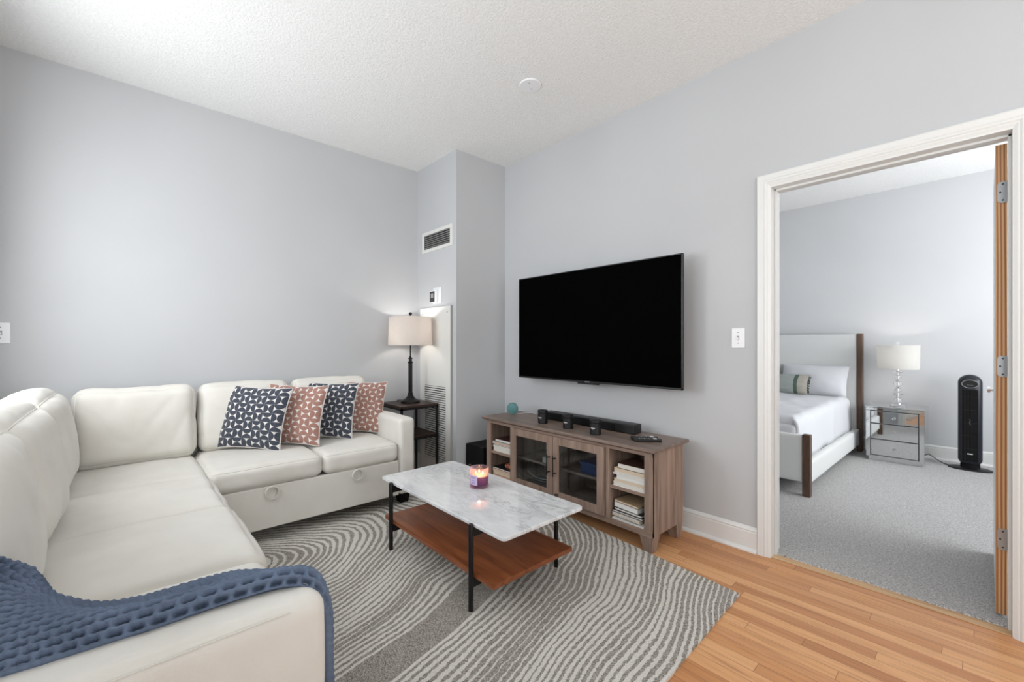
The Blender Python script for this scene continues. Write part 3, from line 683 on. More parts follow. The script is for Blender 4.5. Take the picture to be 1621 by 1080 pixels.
# knitted throw on the near arm
stn = [ # each station: outer edge, arm-top point, ridge, slope, inner edge, tuck
 [(2.62, -3.02, .655), (2.56, -3.02, .68), (2.50, -3.00, .73), (2.46, -2.96, .80), (2.42, -2.90, .84), (2.36, -2.88, .78)],
 [(2.622, -2.91, .655), (2.56, -2.915, .675), (2.48, -2.91, .70), (2.42, -2.885, .745), (2.36, -2.85, .76), (2.30, -2.84, .68)],
 [(2.622, -2.81, .652), (2.55, -2.82, .672), (2.46, -2.82, .684), (2.38, -2.825, .695), (2.30, -2.805, .695), (2.22, -2.79, .60)],
 [(2.628, -2.74, .651), (2.575, -2.75, .670), (2.51, -2.75, .674), (2.40, -2.765, .650), (2.285, -2.775, .625), (2.20, -2.75, .53)],
 [(2.634, -2.67, .651), (2.60, -2.68, .672), (2.555, -2.68, .670), (2.43, -2.70, .615), (2.26, -2.71, .565), (2.16, -2.70, .49)],
 [(2.640, -2.60, .651), (2.614, -2.605, .673), (2.575, -2.61, .668), (2.45, -2.62, .600), (2.24, -2.635, .535), (2.15, -2.63, .487)],
 [(2.640, -2.53, .652), (2.622, -2.53, .674), (2.585, -2.535, .667), (2.45, -2.545, .592), (2.23, -2.56, .525), (2.14, -2.555, .487)],
 [(2.644, -2.46, .652), (2.628, -2.46, .674), (2.59, -2.465, .666), (2.45, -2.47, .590), (2.235, -2.475, .525), (2.14, -2.47, .487)],
 [(2.655, -2.39, .650), (2.636, -2.385, .671), (2.60, -2.39, .662), (2.46, -2.395, .592), (2.27, -2.40, .53), (2.16, -2.39, .487)],
 [(2.672, -2.338, .628), (2.648, -2.330, .652), (2.60, -2.33, .640), (2.47, -2.325, .585), (2.33, -2.325, .53), (2.22, -2.325, .48)],
 [(2.686, -2.316, .57), (2.66, -2.304, .58), (2.60, -2.30, .575), (2.50, -2.29, .54), (2.38, -2.288, .50), (2.28, -2.29, .45)],
 [(2.690, -2.312, .45), (2.66, -2.300, .45), (2.60, -2.295, .45), (2.52, -2.285, .44), (2.42, -2.283, .42), (2.33, -2.285, .38)],
 [(2.678, -2.304, .30), (2.65, -2.292, .30), (2.60, -2.287, .30), (2.53, -2.278, .30), (2.44, -2.276, .30), (2.36, -2.278, .28)],
 [(2.660, -2.295, .14), (2.63, -2.283, .14), (2.59, -2.279, .14), (2.53, -2.272, .15), (2.45, -2.270, .16), (2.38, -2.272, .16)]]
def cr1(p0, p1, p2, p3, t):
    return 0.5 * ((2 * p1) + (-p0 + p2) * t + (2 * p0 - 5 * p1 + 4 * p2 - p3) * t * t + (-p0 + 3 * p1 - 3 * p2 + p3) * t ** 3)
def crc(P, n):
    P = [Vector(p) for p in P]; out = []
    for i in range(len(P) - 1):
        a = P[max(i - 1, 0)]; b = P[i]; c_ = P[i + 1]; d_ = P[min(i + 2, len(P) - 1)]
        for k in range(n): out.append(cr1(a, b, c_, d_, k / n))
    out.append(P[-1]); return out
NV = 32
rows = [crc(s_, NV) for s_ in stn]; NU = 28
cols = [crc([r[j] for r in rows], NU) for j in range(len(rows[0]))]
nv, nu = len(cols), len(cols[0])
# arc lengths
U = [0.0]
for i in range(1, nu): U.append(U[-1] + (cols[nv // 2][i] - cols[nv // 2][i - 1]).length)
Vv = [[0.0] for i in range(nu)]
for i in range(nu):
    for j in range(1, nv): Vv[i].append(Vv[i][-1] + (cols[j][i] - cols[j - 1][i]).length)
tv = []; bvts = []
for j in range(nv):
    for i in range(nu):
        p = cols[j][i]; du = cols[j][min(i + 1, nu - 1)] - cols[j][max(i - 1, 0)]; dv = cols[min(j + 1, nv - 1)][i] - cols[max(j - 1, 0)][i]
        nrm = du.cross(dv); nrm = nrm.normalized() if nrm.length > 1e-9 else Vector((0, 0, 1))
        vv = Vv[i][j]; uu = U[i]
        row = vv / 0.019; rI = math.floor(row); fr_ = row - rI - 0.5
        cu_ = uu / 0.034 + (0.5 if rI % 2 else 0.0); fc = cu_ - math.floor(cu_) - 0.5
        hole = math.exp(-(fr_ / 0.22) ** 2 - (fc / 0.30) ** 4)
        ridge = math.cos(fr_ * 2 * PI) * 0.0012
        hgt = 0.006 - 0.017 * hole + 0.0022 * math.cos(fr_ * 2 * PI + PI) + 0.0012 * math.cos(fc * 4 * PI) + mnoise.noise(p * 45) * 0.0016
        tv.append(p + nrm * hgt); bvts.append(p - nrm * 0.013)
mb = MB(); nn_ = nu * nv
fs = [(j * nu + i, j * nu + i + 1, (j + 1) * nu + i + 1, (j + 1) * nu + i) for j in range(nv - 1) for i in range(nu - 1)]
per = [(0, i) for i in range(nu)] + [(j, nu - 1) for j in range(1, nv)] + [(nv - 1, i) for i in range(nu - 2, -1, -1)] + [(j, 0) for j in range(nv - 2, 0, -1)]
pi_ = [j * nu + i for j, i in per]
allf = fs + [tuple(nn_ + k for k in reversed(f)) for f in fs] + [(pi_[k], nn_ + pi_[k], nn_ + pi_[(k + 1) % len(pi_)], pi_[(k + 1) % len(pi_)]) for k in range(len(pi_))]
mb.add(tv + bvts, allf, True)
tag(obj('knitted_throw', mb, 'throw_knit', smooth_angle=0), 'chunky slate blue knitted throw draped over the nearest sofa arm', 'blanket')

# ------------------------------------------------------------------ coffee table
ct = thing('coffee_table', 'rectangular coffee table with white marble top, walnut shelf and black legs', 'coffee table', (1.79, -1.245, RZ))
def rrect(x0, x1, y0, y1, r, n=8):
    pts = []
    for cx_, cy_, a0 in ((x1 - r, y1 - r, 0), (x0 + r, y1 - r, PI / 2), (x0 + r, y0 + r, PI), (x1 - r, y0 + r, 1.5 * PI)):
        for k in range(n + 1): a = a0 + k * PI / 2 / n; pts.append((cx_ + r * math.cos(a), cy_ + r * math.sin(a)))
    return pts
obj('marble_top', MB().extr(rrect(1.252, 2.368, -1.512, -0.992, 0.025), 'z', 0.374, 0.391), 'marble', ct, bevel=0.004, seg=3)
obj('shelf', bx(1.300, 2.300, -1.508, -1.0, 0.150, 0.172), 'walnut', ct, bevel=0.002)
for x in (1.406, 2.163):
    for y in (-1.524, -0.968):
        obj('leg', MB().lathe([(0.0, 0), (0.011, 0), (0.0115, 0.002), (0.0115, 0.374), (0.009, 0.380), (0.0, 0.380)], x, y, RZ, 20), 'black_metal', ct)
    obj('cross_rail', bx(x - 0.006, x + 0.006, -1.52, -0.972, 0.334, 0.3735), 'black_metal', ct)
    obj('cross_rail', bx(x - 0.006, x + 0.006, -1.52, -0.972, 0.112, 0.150), 'black_metal', ct)

# candle jar on the table
cx, cy, cz = 1.795, -1.192, 0.3912
t = thing('jar_candle', 'lit candle in lilac and pink glass jar on the marble table', 'candle', (cx, cy, cz), world=False); t.scale = (1.28, 1.28, 1.22)
obj('glass_jar', MB().lathe([(0.0, 0.0), (0.037, 0.0), (0.041, 0.003), (0.042, 0.006), (0.0405, 0.010), (0.0405, 0.088), (0.0392, 0.089), (0.0382, 0.088), (0.0382, 0.012), (0.0, 0.012)], n=48), 'jar_glass', t)
obj('wax', MB().lathe([(0.0, 0.0125), (0.0375, 0.0125), (0.0375, 0.052), (0.0, 0.052)], n=48), 'wax', t)
obj('wax_pool', MB().lathe([(0.0, 0.0522), (0.036, 0.0522), (0.036, 0.0535), (0.0, 0.0535)], n=40), 'glow_wax', t)
for a in (0.4, 2.5, 4.6):
    x, y = 0.017 * math.cos(a), 0.017 * math.sin(a)
    wk = obj('wick', MB().cyl((x, y, 0.0535), (x, y, 0.060), 0.0008, 8), 'black_matte', t)
    obj('flame', MB().lathe([(0.0, 0.059), (0.0022, 0.062), (0.0026, 0.065), (0.0016, 0.070), (0.0, 0.075)], x, y, 0, 12), 'flame', wk)
lb = MB(); vs = []; a0 = math.radians(-78); 
for k in range(11):
    a = a0 + (k - 5) * 0.10
    for z in (0.018, 0.062): vs.append((0.0412 * math.cos(a), 0.0412 * math.sin(a), z))
lb.add(vs, [(2 * k, 2 * k + 2, 2 * k + 3, 2 * k + 1) for k in range(10)], True); lo = obj('label', lb, 'label_lilac', t)
ink = MB()
for z, wd in ((0.052, 7), (0.048, 5), (0.037, 4), (0.028, 5), (0.024, 6)):
    vs = []
    for k in range(wd + 1):
        a = a0 + (k - wd / 2) * 0.10; vs += [(0.0416 * math.cos(a), 0.0416 * math.sin(a), z), (0.0416 * math.cos(a), 0.0416 * math.sin(a), z + 0.0016)]
    ink.add(vs, [(2 * k, 2 * k + 2, 2 * k + 3, 2 * k + 1) for k in range(wd)])
obj('lettering', ink, 'label_ink', lo)
l = bpy.data.lights.new('candle_light', 'POINT'); l.energy = 0.22; l.color = (1, 0.55, 0.25); l.shadow_soft_size = 0.006; lo_ = bpy.data.objects.new('candle_light', l); COL.objects.link(lo_); lo_.location = (cx, cy, cz + 0.083)

# ------------------------------------------------------------------ side table + lamp
st = thing('side_table', 'narrow two tier side table, dark wood shelves in black steel frame', 'side table', (0.25, -0.755, 0.0))
sx0, sx1, sy0, sy1, sz = 0.045, 0.425, -0.945, -0.585, 0.645
e = 0.018
for (x, y) in ((sx0, sy0), (sx1 - e, sy0), (sx1 - e, sy1 - e), (sx0, sy1 - e)): obj('leg', bx(x, x + e, y, y + e, 0, sz - 0.002), 'black_metal', st, bevel=0.001)
for nm, z in (('tabletop', sz), ('shelf', 0.385)):
    obj(nm, bx(sx0 + (0 if nm == 'tabletop' else 0.004), sx1 - (0 if nm == 'tabletop' else 0.004), sy0, sy1, z - 0.002, z + (0.014 if nm == 'tabletop' else 0.008)) if nm == 'tabletop' else bx(sx0 + e, sx1 - e, sy0 + 0.002, sy1 - 0.002, z - 0.002, z + 0.010), 'side_wood', st, bevel=0.0015)
    obj('rail', MB().box(sx0, sx1, sy0, sy0 + e, z - e - 0.002, z - 0.002).box(sx0, sx1, sy1 - e, sy1, z - e - 0.002, z - 0.002).box(sx0, sx0 + e, sy0, sy1, z - e - 0.002, z - 0.002).box(sx1 - e, sx1, sy0, sy1, z - e - 0.002, z - 0.002), 'black_metal', st)
LX, LY, LZ = 0.235, -0.755, 0.6592
tl = thing('table_lamp', 'dark bronze column table lamp with linen drum shade on the side table', 'table lamp', (LX, LY, LZ), world=False)
obj('lamp_base', MB().lathe([(0.0, 0), (0.080, 0), (0.084, 0.004), (0.084, 0.014), (0.080, 0.020), (0.066, 0.026), (0.045, 0.038), (0.030, 0.055), (0.022, 0.072), (0.019, 0.078), (0.0, 0.078)], n=48), 'bronze_black', tl)
obj('column', MB().lathe([(0.0, 0.078), (0.023, 0.078), (0.025, 0.083), (0.023, 0.088), (0.018, 0.090), (0.0185, 0.352), (0.023, 0.354), (0.025, 0.359), (0.022, 0.364), (0.015, 0.368), (0.014, 0.388), (0.021, 0.391), (0.021, 0.397), (0.012, 0.402), (0.008, 0.412), (0.0055, 0.416), (0.0055, 0.56), (0.0, 0.56)], n=36), 'bronze_black', tl)
obj('lamp_shade', MB().lathe([(0.192, 0.512), (0.183, 0.762)], n=64).lathe([(0.1905, 0.512), (0.1815, 0.762)], n=64), 'shade_linen', tl)
def open_shade(o):
    me = o.data; bm = bmesh.new(); bm.from_mesh(me)
    bmesh.ops.delete(bm, geom=[f for f in bm.faces if len(f.verts) > 4], context='FACES'); bm.to_mesh(me); bm.free()
open_shade(tl.children[-1])
hm = MB()
for k in range(3):
    a = k * 2 * PI / 3; hm.cyl((0, 0, 0.752), (0.183 * math.cos(a), 0.183 * math.sin(a), 0.752), 0.002, 8)
hm.cyl((0, 0, 0.55), (0, 0, 0.775), 0.003, 8)
obj('harp', hm, 'bronze_black', tl)
obj('finial', MB().lathe([(0.0, 0.770), (0.008, 0.772), (0.006, 0.778), (0.014, 0.786), (0.016, 0.794), (0.011, 0.803), (0.0, 0.807)], n=24), 'bronze_black', tl)
obj('bulb', MB().lathe([(0.0, 0.56), (0.013, 0.57), (0.028, 0.61), (0.028, 0.63), (0.015, 0.655), (0.0, 0.66)], n=24), 'bulb', tl)
obj('power_cord', MB().tube(crc([(-0.08, -0.02, 0.006), (-0.12, -0.05, 0.009), (-0.155, -0.05, 0.008), (-0.19, 0.0, 0.006), (-0.205, 0.03, -0.02), (-0.212, 0.04, -0.20)], 6), 0.0025, 8), 'black_plastic', tl)
def bulb_light(p, e_, col=(1, 0.78, 0.55), r=0.03):
    l = bpy.data.lights.new('bulb_light', 'POINT'); l.energy = e_; l.color = col; l.shadow_soft_size = r; o = bpy.data.objects.new('bulb_light', l); COL.objects.link(o); o.location = p
bulb_light((LX, LY, LZ + 0.66), 3.0, (1, 0.96, 0.92))

# ------------------------------------------------------------------ television
tv_ = thing('television', 'large black flat screen television mounted on the wall', 'television', (1.727, 0.0, 0.9))
tx0, tx1, tz0, tz1, ty = 1.006, 2.450, 0.899, 1.732, -0.150
obj('cabinet', MB().box(tx0, tx1, ty + 0.002, ty + 0.022, tz0, tz1).box(tx0 + 0.15, tx1 - 0.15, ty + 0.02, ty + 0.055, tz0 + 0.05, tz1 - 0.25), 'bezel', tv_, bevel=0.003)
bz = 0.006
obj('bezel', MB().box(tx0, tx0 + bz, ty - 0.002, ty + 0.003, tz0, tz1).box(tx1 - bz, tx1, ty - 0.002, ty + 0.003, tz0, tz1).box(tx0, tx1, ty - 0.002, ty + 0.003, tz1 - bz, tz1).box(tx0, tx1, ty - 0.002, ty + 0.003, tz0, tz0 + 0.013), 'bezel', tv_)
obj('screen', bx(tx0 + bz, tx1 - bz, ty - 0.0005, ty + 0.002, tz0 + 0.013, tz1 - bz), 'screen_black', tv_)
obj('sensor_bar', bx(1.645, 1.830, ty - 0.006, ty + 0.014, tz0 - 0.012, tz0 + 0.004), 'bezel', tv_, bevel=0.002)
lg = MB()
for k in range(6): lg.box(1.712 + k * 0.0075, 1.717 + k * 0.0075, ty - 0.0035, ty - 0.002, tz0 + 0.003, tz0 + 0.010)
obj('logo', lg, 'grey_mark', tv_)
obj('wall_bracket', MB().box(1.45, 2.0, -0.02, -0.001, 1.15, 1.55).box(1.62, 1.83, ty + 0.05, -0.015, 1.2, 1.5), 'black_metal', tv_)

# ------------------------------------------------------------------ media console
cb = thing('media_console', 'weathered grey oak media console with glass doors and open book cubbies', 'media console', (1.69, -0.29, 0.0))
yf, yb = -0.462, -0.10; zb, zt = 0.092, 0.566
tp = MB(); lv = [(0.566, 0.012), (0.570, 0.016), (0.572, 0.024), (0.577, 0.033), (0.580, 0.035), (0.592, 0.035), (0.596, 0.031)]
vs_ = []
for z_, g_ in lv: vs_ += [(0.953 - g_ + 0.01, -0.464 - g_ + 0.006, z_), (2.432 + g_ - 0.01, -0.464 - g_ + 0.006, z_), (2.432 + g_ - 0.01, -0.078, z_), (0.953 - g_ + 0.01, -0.078, z_)]
nl = len(lv)
tp.add(vs_, [(0, 3, 2, 1), tuple(4 * (nl - 1) + k for k in range(4))] + [(4 * a + k, 4 * a + (k + 1) % 4, 4 * a + 4 + (k + 1) % 4, 4 * a + 4 + k) for a in range(nl - 1) for k in range(4)])
obj('top', tp, 'grey_oak_top', cb)
for a, b in ((0.955, 0.975), (2.410, 2.430)): obj('side_panel', bx(a, b, yf + 0.004, yb, zb, zt), 'grey_oak_z', cb, bevel=0.001)
for a, b in ((0.955, 1.006), (2.379, 2.430), (1.240, 1.268), (2.114, 2.142)): obj('stile', bx(a, b, yf - 0.002, yf + 0.016, zb, zt), 'grey_oak_z', cb, bevel=0.001)
obj('bottom_rail', bx(0.955, 2.43, yf - 0.004, yf + 0.014, zb, 0.126), 'grey_oak_x', cb, bevel=0.001)
obj('top_rail', bx(0.955, 2.43, yf - 0.001, yf + 0.014, 0.546, zt), 'grey_oak_x', cb, bevel=0.001)
obj('bottom_panel', bx(0.975, 2.41, yf + 0.014, yb, 0.108, 0.126), 'grey_oak_x', cb)
obj('back_panel', bx(0.975, 2.41, yb - 0.01, yb + 0.002, 0.1, zt), 'grey_oak_x', cb)
for a, b in ((1.240, 1.256), (2.126, 2.142), (1.682, 1.698)): obj('divider', bx(a, b, yf + 0.016, yb - 0.01, 0.126, zt), 'grey_oak_z', cb)
for a, b in ((0.975, 1.240), (2.142, 2.410)): obj('shelf', bx(a, b, yf + 0.006, yb - 0.01, 0.308, 0.326), 'grey_oak_x', cb, bevel=0.001)
for a, b in ((1.256, 1.682), (1.698, 2.126)): obj('shelf', bx(a, b, yf + 0.05, yb - 0.01, 0.308, 0.324), 'grey_oak_x', cb, bevel=0.001)
for a, b, hx in ((1.270, 1.688, 1.664), (1.694, 2.112, 1.718)):
    z0, z1, y0, y1 = 0.129, 0.549, yf - 0.018, yf - 0.002; sw = 0.052
    dd = obj('door', MB().box(a, a + sw, y0, y1, z0, z1).box(b - sw, b, y0, y1, z0, z1).box(a + sw, b - sw, y0 + 0.001, y1, z0, z0 + sw).box(a + sw, b - sw, y0 + 0.001, y1, z1 - sw, z1), 'grey_oak_z', cb, bevel=0.0012)
    obj('pane', bx(a + sw - 0.003, b - sw + 0.003, y0 + 0.007, y0 + 0.010, z0 + sw - 0.003, z1 - sw + 0.003), 'door_glass', dd)
    obj('handle', MB().cyl((hx, y0 - 0.028, 0.285), (hx, y0 - 0.028, 0.425), 0.0045, 12).cyl((hx, y0, 0.305), (hx, y0 - 0.028, 0.305), 0.004, 10).cyl((hx, y0, 0.405), (hx, y0 - 0.028, 0.405), 0.004, 10), 'black_metal', dd)
for (x, y, sxn, syn) in ((0.955, yf, 1, 1), (2.430, yf, -1, 1), (2.430, yb, -1, -1), (0.955, yb, 1, -1)):
    tw, bw = 0.085, 0.052; ins = 0.008
    b_ = [(x + sxn * ins, y + syn * ins), (x + sxn * (ins + bw), y + syn * ins), (x + sxn * (ins + bw), y + syn * (ins + bw)), (x + sxn * ins, y + syn * (ins + bw))]
    t_ = [(x, y), (x + sxn * tw, y), (x + sxn * tw, y + syn * tw), (x, y + syn * tw)]
    obj('leg', MB().hexa([(p[0], p[1], RZ if x < 1.2 and y < -0.3 else 0) for p in b_], [(p[0], p[1], zb) for p in t_]), 'grey_oak_z', cb, bevel=0.002)

# books and things stored in the console: front face at y=yfz
def book(name, label, cat, x0, x1, yfz, dep, z0, th, cover, pages, group=None, ang=0.0, spiral=False):
    c = ((x0 + x1) / 2, yfz + dep / 2, z0)
    t = thing(name, label, cat, c, (0, 0, math.radians(ang)), group, world=False)
    hw, hd = (x1 - x0) / 2, dep / 2; ct_ = min(0.0025, th * 0.2)
    obj('cover', MB().box(-hw, hw, -hd, hd, 0, ct_).box(-hw, hw, -hd, hd, th - ct_, th).box(-hw, hw, hd - 0.003, hd, 0, th), cover, t)
    obj('pages', bx(-hw + 0.002, hw - 0.002, -hd + 0.0015, hd - 0.003, ct_, th - ct_), pages, t)
    if spiral:
        sp = MB()
        for k in range(16): 
            xx = -hw + 0.012 + k * (2 * hw - 0.024) / 15
            sp.tube([(xx, -hd + 0.004 + 0.009 * math.cos(a * PI / 5), th / 2 + 0.009 * math.sin(a * PI / 5)) for a in range(10)], 0.0013, 6, closed=True)
        obj('spiral_binding', sp, 'white_mark', t)
    return t
GA, GB, GC, GD = 'books on the upper right cubby shelf', 'books in the lower right cubby', 'books on the upper left cubby shelf', 'books in the lower left cubby'
z = 0.3262
for lab, x0, x1, yo, th, cv_, pg, an in (
    ('white paged book at the bottom of the upper right cubby stack', 2.160, 2.374, -0.448, 0.024, 'cover_white', 'pages_white', 0),
    ('cream paged book second from bottom of the upper right cubby stack', 2.163, 2.374, -0.446, 0.019, 'cover_cream', 'pages_cream', 0),
    ('thick white book above the lower cream one, upper right cubby', 2.180, 2.375, -0.444, 0.026, 'cover_white', 'cover_white', 0),
    ('thin wide white book sticking out left, upper right cubby', 2.158, 2.372, -0.450, 0.008, 'cover_white', 'pages_white', 0),
    ('thin ivory book just under the peach paged one, upper right cubby', 2.166, 2.374, -0.446, 0.011, 'cover_cream', 'pages_white', 0),
    ('peach paged book just under the top dark one, upper right cubby', 2.166, 2.370, -0.448, 0.018, 'pages_cream', 'pages_cream', 0),
    ('brown covered white paged book topping the upper right cubby stack', 2.188, 2.372, -0.444, 0.030, 'cover_brown', 'pages_white', 0)):
    book('book', lab, 'book', x0, x1, yo, 0.17, z, th, cv_, pg, GA, an); z += th + 0.0004
z = 0.1262
for nm, lab, x0, x1, yo, dep, th, cv_, pg, an, sp in (
    ('magazine', 'thin white magazine lying at the very bottom of the lower right cubby', 2.158, 2.373, -0.458, 0.26, 0.008, 'cover_white', 'pages_white', 0, False),
    ('book', 'thin olive green book peeking out above the bottom magazine', 2.200, 2.374, -0.430, 0.22, 0.008, 'cover_green', 'pages_white', 0, False),
    ('spiral_notebook', 'white spiral bound notebook low in the lower right cubby', 2.156, 2.350, -0.452, 0.22, 0.017, 'cover_white', 'pages_cream', -3, True),
    ('book', 'wide black covered book lying on the spiral notebook', 2.156, 2.366, -0.448, 0.22, 0.012, 'cover_black', 'pages_white', -3, False),
    ('book', 'slim black book with white pages under the thick white one, lower right cubby', 2.170, 2.362, -0.446, 0.20, 0.015, 'cover_black', 'pages_white', -4, False),
    ('book', 'thick white book beneath the tan notebook, lower right cubby', 2.168, 2.340, -0.444, 0.20, 0.031, 'cover_grey', 'cover_white', -6, False),
    ('notebook', 'tan covered notebook on top of the lower right cubby stack', 2.170, 2.342, -0.444, 0.20, 0.013, 'cover_tan', 'pages_cream', -6, False)):
    book(nm, lab, 'notebook' if 'notebook' in nm else 'magazine' if nm == 'magazine' else 'book', x0, x1, yo, dep, z, th, cv_, pg, GB, an, sp); z += th + (0.0035 if sp else 0.0008)
z = 0.3262
for lab, x0, x1, yo, th, cv_, pg in (
    ('thick cream book at the bottom of the upper left cubby stack', 1.020, 1.232, -0.446, 0.034, 'cover_cream', 'pages_white'),
    ('thin white book second from bottom, upper left cubby', 1.016, 1.232, -0.448, 0.012, 'cover_white', 'pages_white'),
    ('slim brown edged book in the middle of the upper left cubby stack', 1.022, 1.232, -0.446, 0.010, 'cover_tan', 'pages_white'),
    ('pale grey book under the dark brown one, upper left cubby', 1.012, 1.232, -0.450, 0.020, 'cover_grey', 'pages_pink'),
    ('dark brown book topping the upper left cubby stack', 1.042, 1.234, -0.444, 0.022, 'cover_brown', 'pages_white')):
    book('book', lab, 'book', x0, x1, yo, 0.17, z, th, cv_, pg, GC); z += th + 0.0004
o = obj('floral_folder', bx(0.985, 1.225, -0.155, -0.148, 0.327, 0.53), 'floral_paper')
tag(o, 'black and white floral folder standing behind the upper left books', 'folder')
z = 0.1262
for lab, x0, x1, yo, th, cv_, pg in (
    ('red covered book at the bottom of the lower left cubby', 1.012, 1.232, -0.446, 0.016, 'cover_red', 'pages_pink'),
    ('thick pinkish book second from bottom, lower left cubby', 1.016, 1.232, -0.446, 0.026, 'pages_pink', 'pages_cream'),
    ('cream paged book under the black notebook, lower left cubby', 1.014, 1.232, -0.448, 0.018, 'pages_pink', 'pages_pink'),
    ('black covered notebook with white pages in the lower left cubby', 1.018, 1.236, -0.450, 0.012, 'cover_black', 'pages_white')):
    book('book', lab, 'book', x0, x1, yo, 0.18, z, th, cv_, pg, GD); z += th + 0.0004
t = thing('patterned_pouch', 'small rust red patterned pouch on the black notebook, lower left cubby', 'pouch', (1.18, -0.37, z))
cu = Cushion((1.178, -0.37, z + 0.018), (0.055, 0.05, 0.016), 0.012, (0, 0, 0.006), 0.003, 5, n=(14, 14, 8)); obj('pouch_body', cu.mesh(), 'rust_pattern', t, weld=True, smooth_angle=0)
tag(obj('book', bx(1.52, 1.63, -0.40, -0.25, 0.3245, 0.362), 'cover_cream', bevel=0.002), 'small cream book on the shelf behind the left glass door', 'book')
bb = thing('storage_box', 'dark blue lidded box on the shelf behind the right glass door', 'box', (1.97, -0.3, 0.3245))
obj('box_body', bx(1.86, 2.09, -0.39, -0.2, 0.3245, 0.385), 'blue_box', bb, bevel=0.003); obj('lid', bx(1.855, 2.095, -0.395, -0.195, 0.380, 0.40), 'blue_box', bb, bevel=0.003)
mp_ = thing('media_player', 'flat grey media player on the console floor behind the left glass door', 'media player', (1.45, -0.32, 0.1265))
obj('housing', bx(1.33, 1.60, -0.42, -0.22, 0.1265, 0.150), 'black_plastic', mp_, bevel=0.003); obj('front_strip', bx(1.34, 1.59, -0.4215, -0.4195, 0.132, 0.146), 'slat_grey', mp_)
tag(obj('coiled_cable', MB().tube(crc([(1.36, -0.38, 0.30), (1.33, -0.36, 0.22), (1.45, -0.40, 0.20), (1.60, -0.40, 0.21), (1.63, -0.36, 0.19), (1.5, -0.36, 0.17), (1.4, -0.34, 0.155)], 8), 0.003, 8), 'slat_grey'), 'pale cable looped behind the left glass door', 'cable')

# things on the console
Z0 = 0.5962
def black_candle(label, x, y):
    t = thing('black_candle_jar', label, 'candle jar', (x, y, Z0), (0, 0, 0), 'black lidded candles in a row on the console', world=False)
    obj('jar', MB().lathe([(0, 0), (0.033, 0), (0.036, 0.004), (0.0365, 0.074), (0.034, 0.076), (0.0, 0.076)], n=40), 'black_plastic', t)
    obj('lid', MB().lathe([(0, 0.0765), (0.035, 0.0765), (0.0375, 0.079), (0.0378, 0.094), (0.035, 0.098), (0.030, 0.099), (0.0, 0.099)], n=40), 'black_plastic', t)
    mk = MB()
    def cyp(a, z): return (0.0371 * math.cos(a), 0.0371 * math.sin(a), z)
    a0 = math.radians(-80)
    pts = [cyp(a0 + (k - 12) * 0.032, 0.045 + 0.0035 * math.sin(k * 1.5)) for k in range(25)]
    mk.tube(pts, 0.0009, 5)
    mk.tube([cyp(a0 + (k - 3) * 0.05, 0.037) for k in range(7)], 0.0005, 5)
    obj('script_mark', mk, 'white_mark', t)
black_candle('black lidded candle jar nearest the round teal speaker', 1.478, -0.352)
black_candle('black lidded candle jar in the middle of the row of three', 1.735, -0.368)
black_candle('black lidded candle jar nearest the remotes', 1.983, -0.388)
sb = thing('soundbar', 'long low black soundbar on the console under the television', 'soundbar', (1.76, -0.17, Z0))
obj('housing', bx(1.36, 2.165, -0.225, -0.135, Z0 + 0.002, Z0 + 0.062), 'black_plastic', sb, bevel=0.006, seg=3)
obj('grille', bx(1.366, 2.02, -0.2265, -0.2245, Z0 + 0.008, Z0 + 0.056), 'black_matte', sb)
obj('foot', bx(1.42, 1.46, -0.21, -0.15, Z0, Z0 + 0.003), 'black_matte', sb); obj('foot', bx(2.06, 2.10, -0.21, -0.15, Z0, Z0 + 0.003), 'black_matte', sb)
sp = thing('smart_speaker', 'small round teal speaker at the corner end of the console', 'speaker', (1.06, -0.275, Z0), (0, 0, math.radians(48)), world=False)
r = 0.048; prof_ = []
mbs = MB().lathe([(0.0, 0.0), (0.036, 0.0), (0.046, 0.006), (0.048, 0.016), (0.046, 0.034), (0.036, 0.052), (0.02, 0.062), (0.0, 0.065)], n=40)
Rm = Matrix.Translation((0, -0.018, 0.050)) @ Matrix.Rotation(math.radians(-90 + 12), 4, 'X')
mbs.xform(Matrix.Translation((0, -0.02, 0.050)) @ Matrix.Rotation(math.radians(-78), 4, 'X')); obj('speaker_body', mbs, 'teal', sp)
obj('power_cord', MB().tube(crc([(0.03, 0.02, 0.004), (0.08, 0.06, 0.006), (0.13, 0.05, 0.010), (0.17, 0.06, 0.008), (0.2, 0.02, 0.004)], 6), 0.0018, 6), 'plastic_white', sp)
def remote(label, x, y, ang, L=0.16, wd=0.036):
    t = thing('remote_control', label, 'remote control', (x, y, Z0), (0, 0, math.radians(ang)), 'remotes on the console', world=False)
    obj('housing', MB().extr([(-wd / 2, 0.005), (-wd / 2 + 0.005, 0.0), (wd / 2 - 0.005, 0.0), (wd / 2, 0.005), (wd / 2, 0.013), (wd / 2 - 0.004, 0.018), (-wd / 2 + 0.004, 0.018), (-wd / 2, 0.013)], 'y', -L / 2, L / 2), 'black_plastic', t, bevel=0.001)
    for k in range(5):
        for s_ in (-1, 0, 1): obj('button', MB().lathe([(0, 0.018), (0.0038, 0.018), (0.0035, 0.0195), (0, 0.0195)], s_ * 0.010, -0.045 + k * 0.014, 0, 12), 'grey_mark' if (k + s_) % 2 else 'slot_dark', t)
    obj('dial', MB().lathe([(0, 0.018), (0.0125, 0.018), (0.012, 0.020), (0, 0.020)], 0, 0.045, 0, 20), 'white_mark', t)
remote('black remote control lying on the console, farther from the end', 2.275, -0.290, -50)
remote('black remote control lying on the console, nearer the console end', 2.318, -0.327, -50)

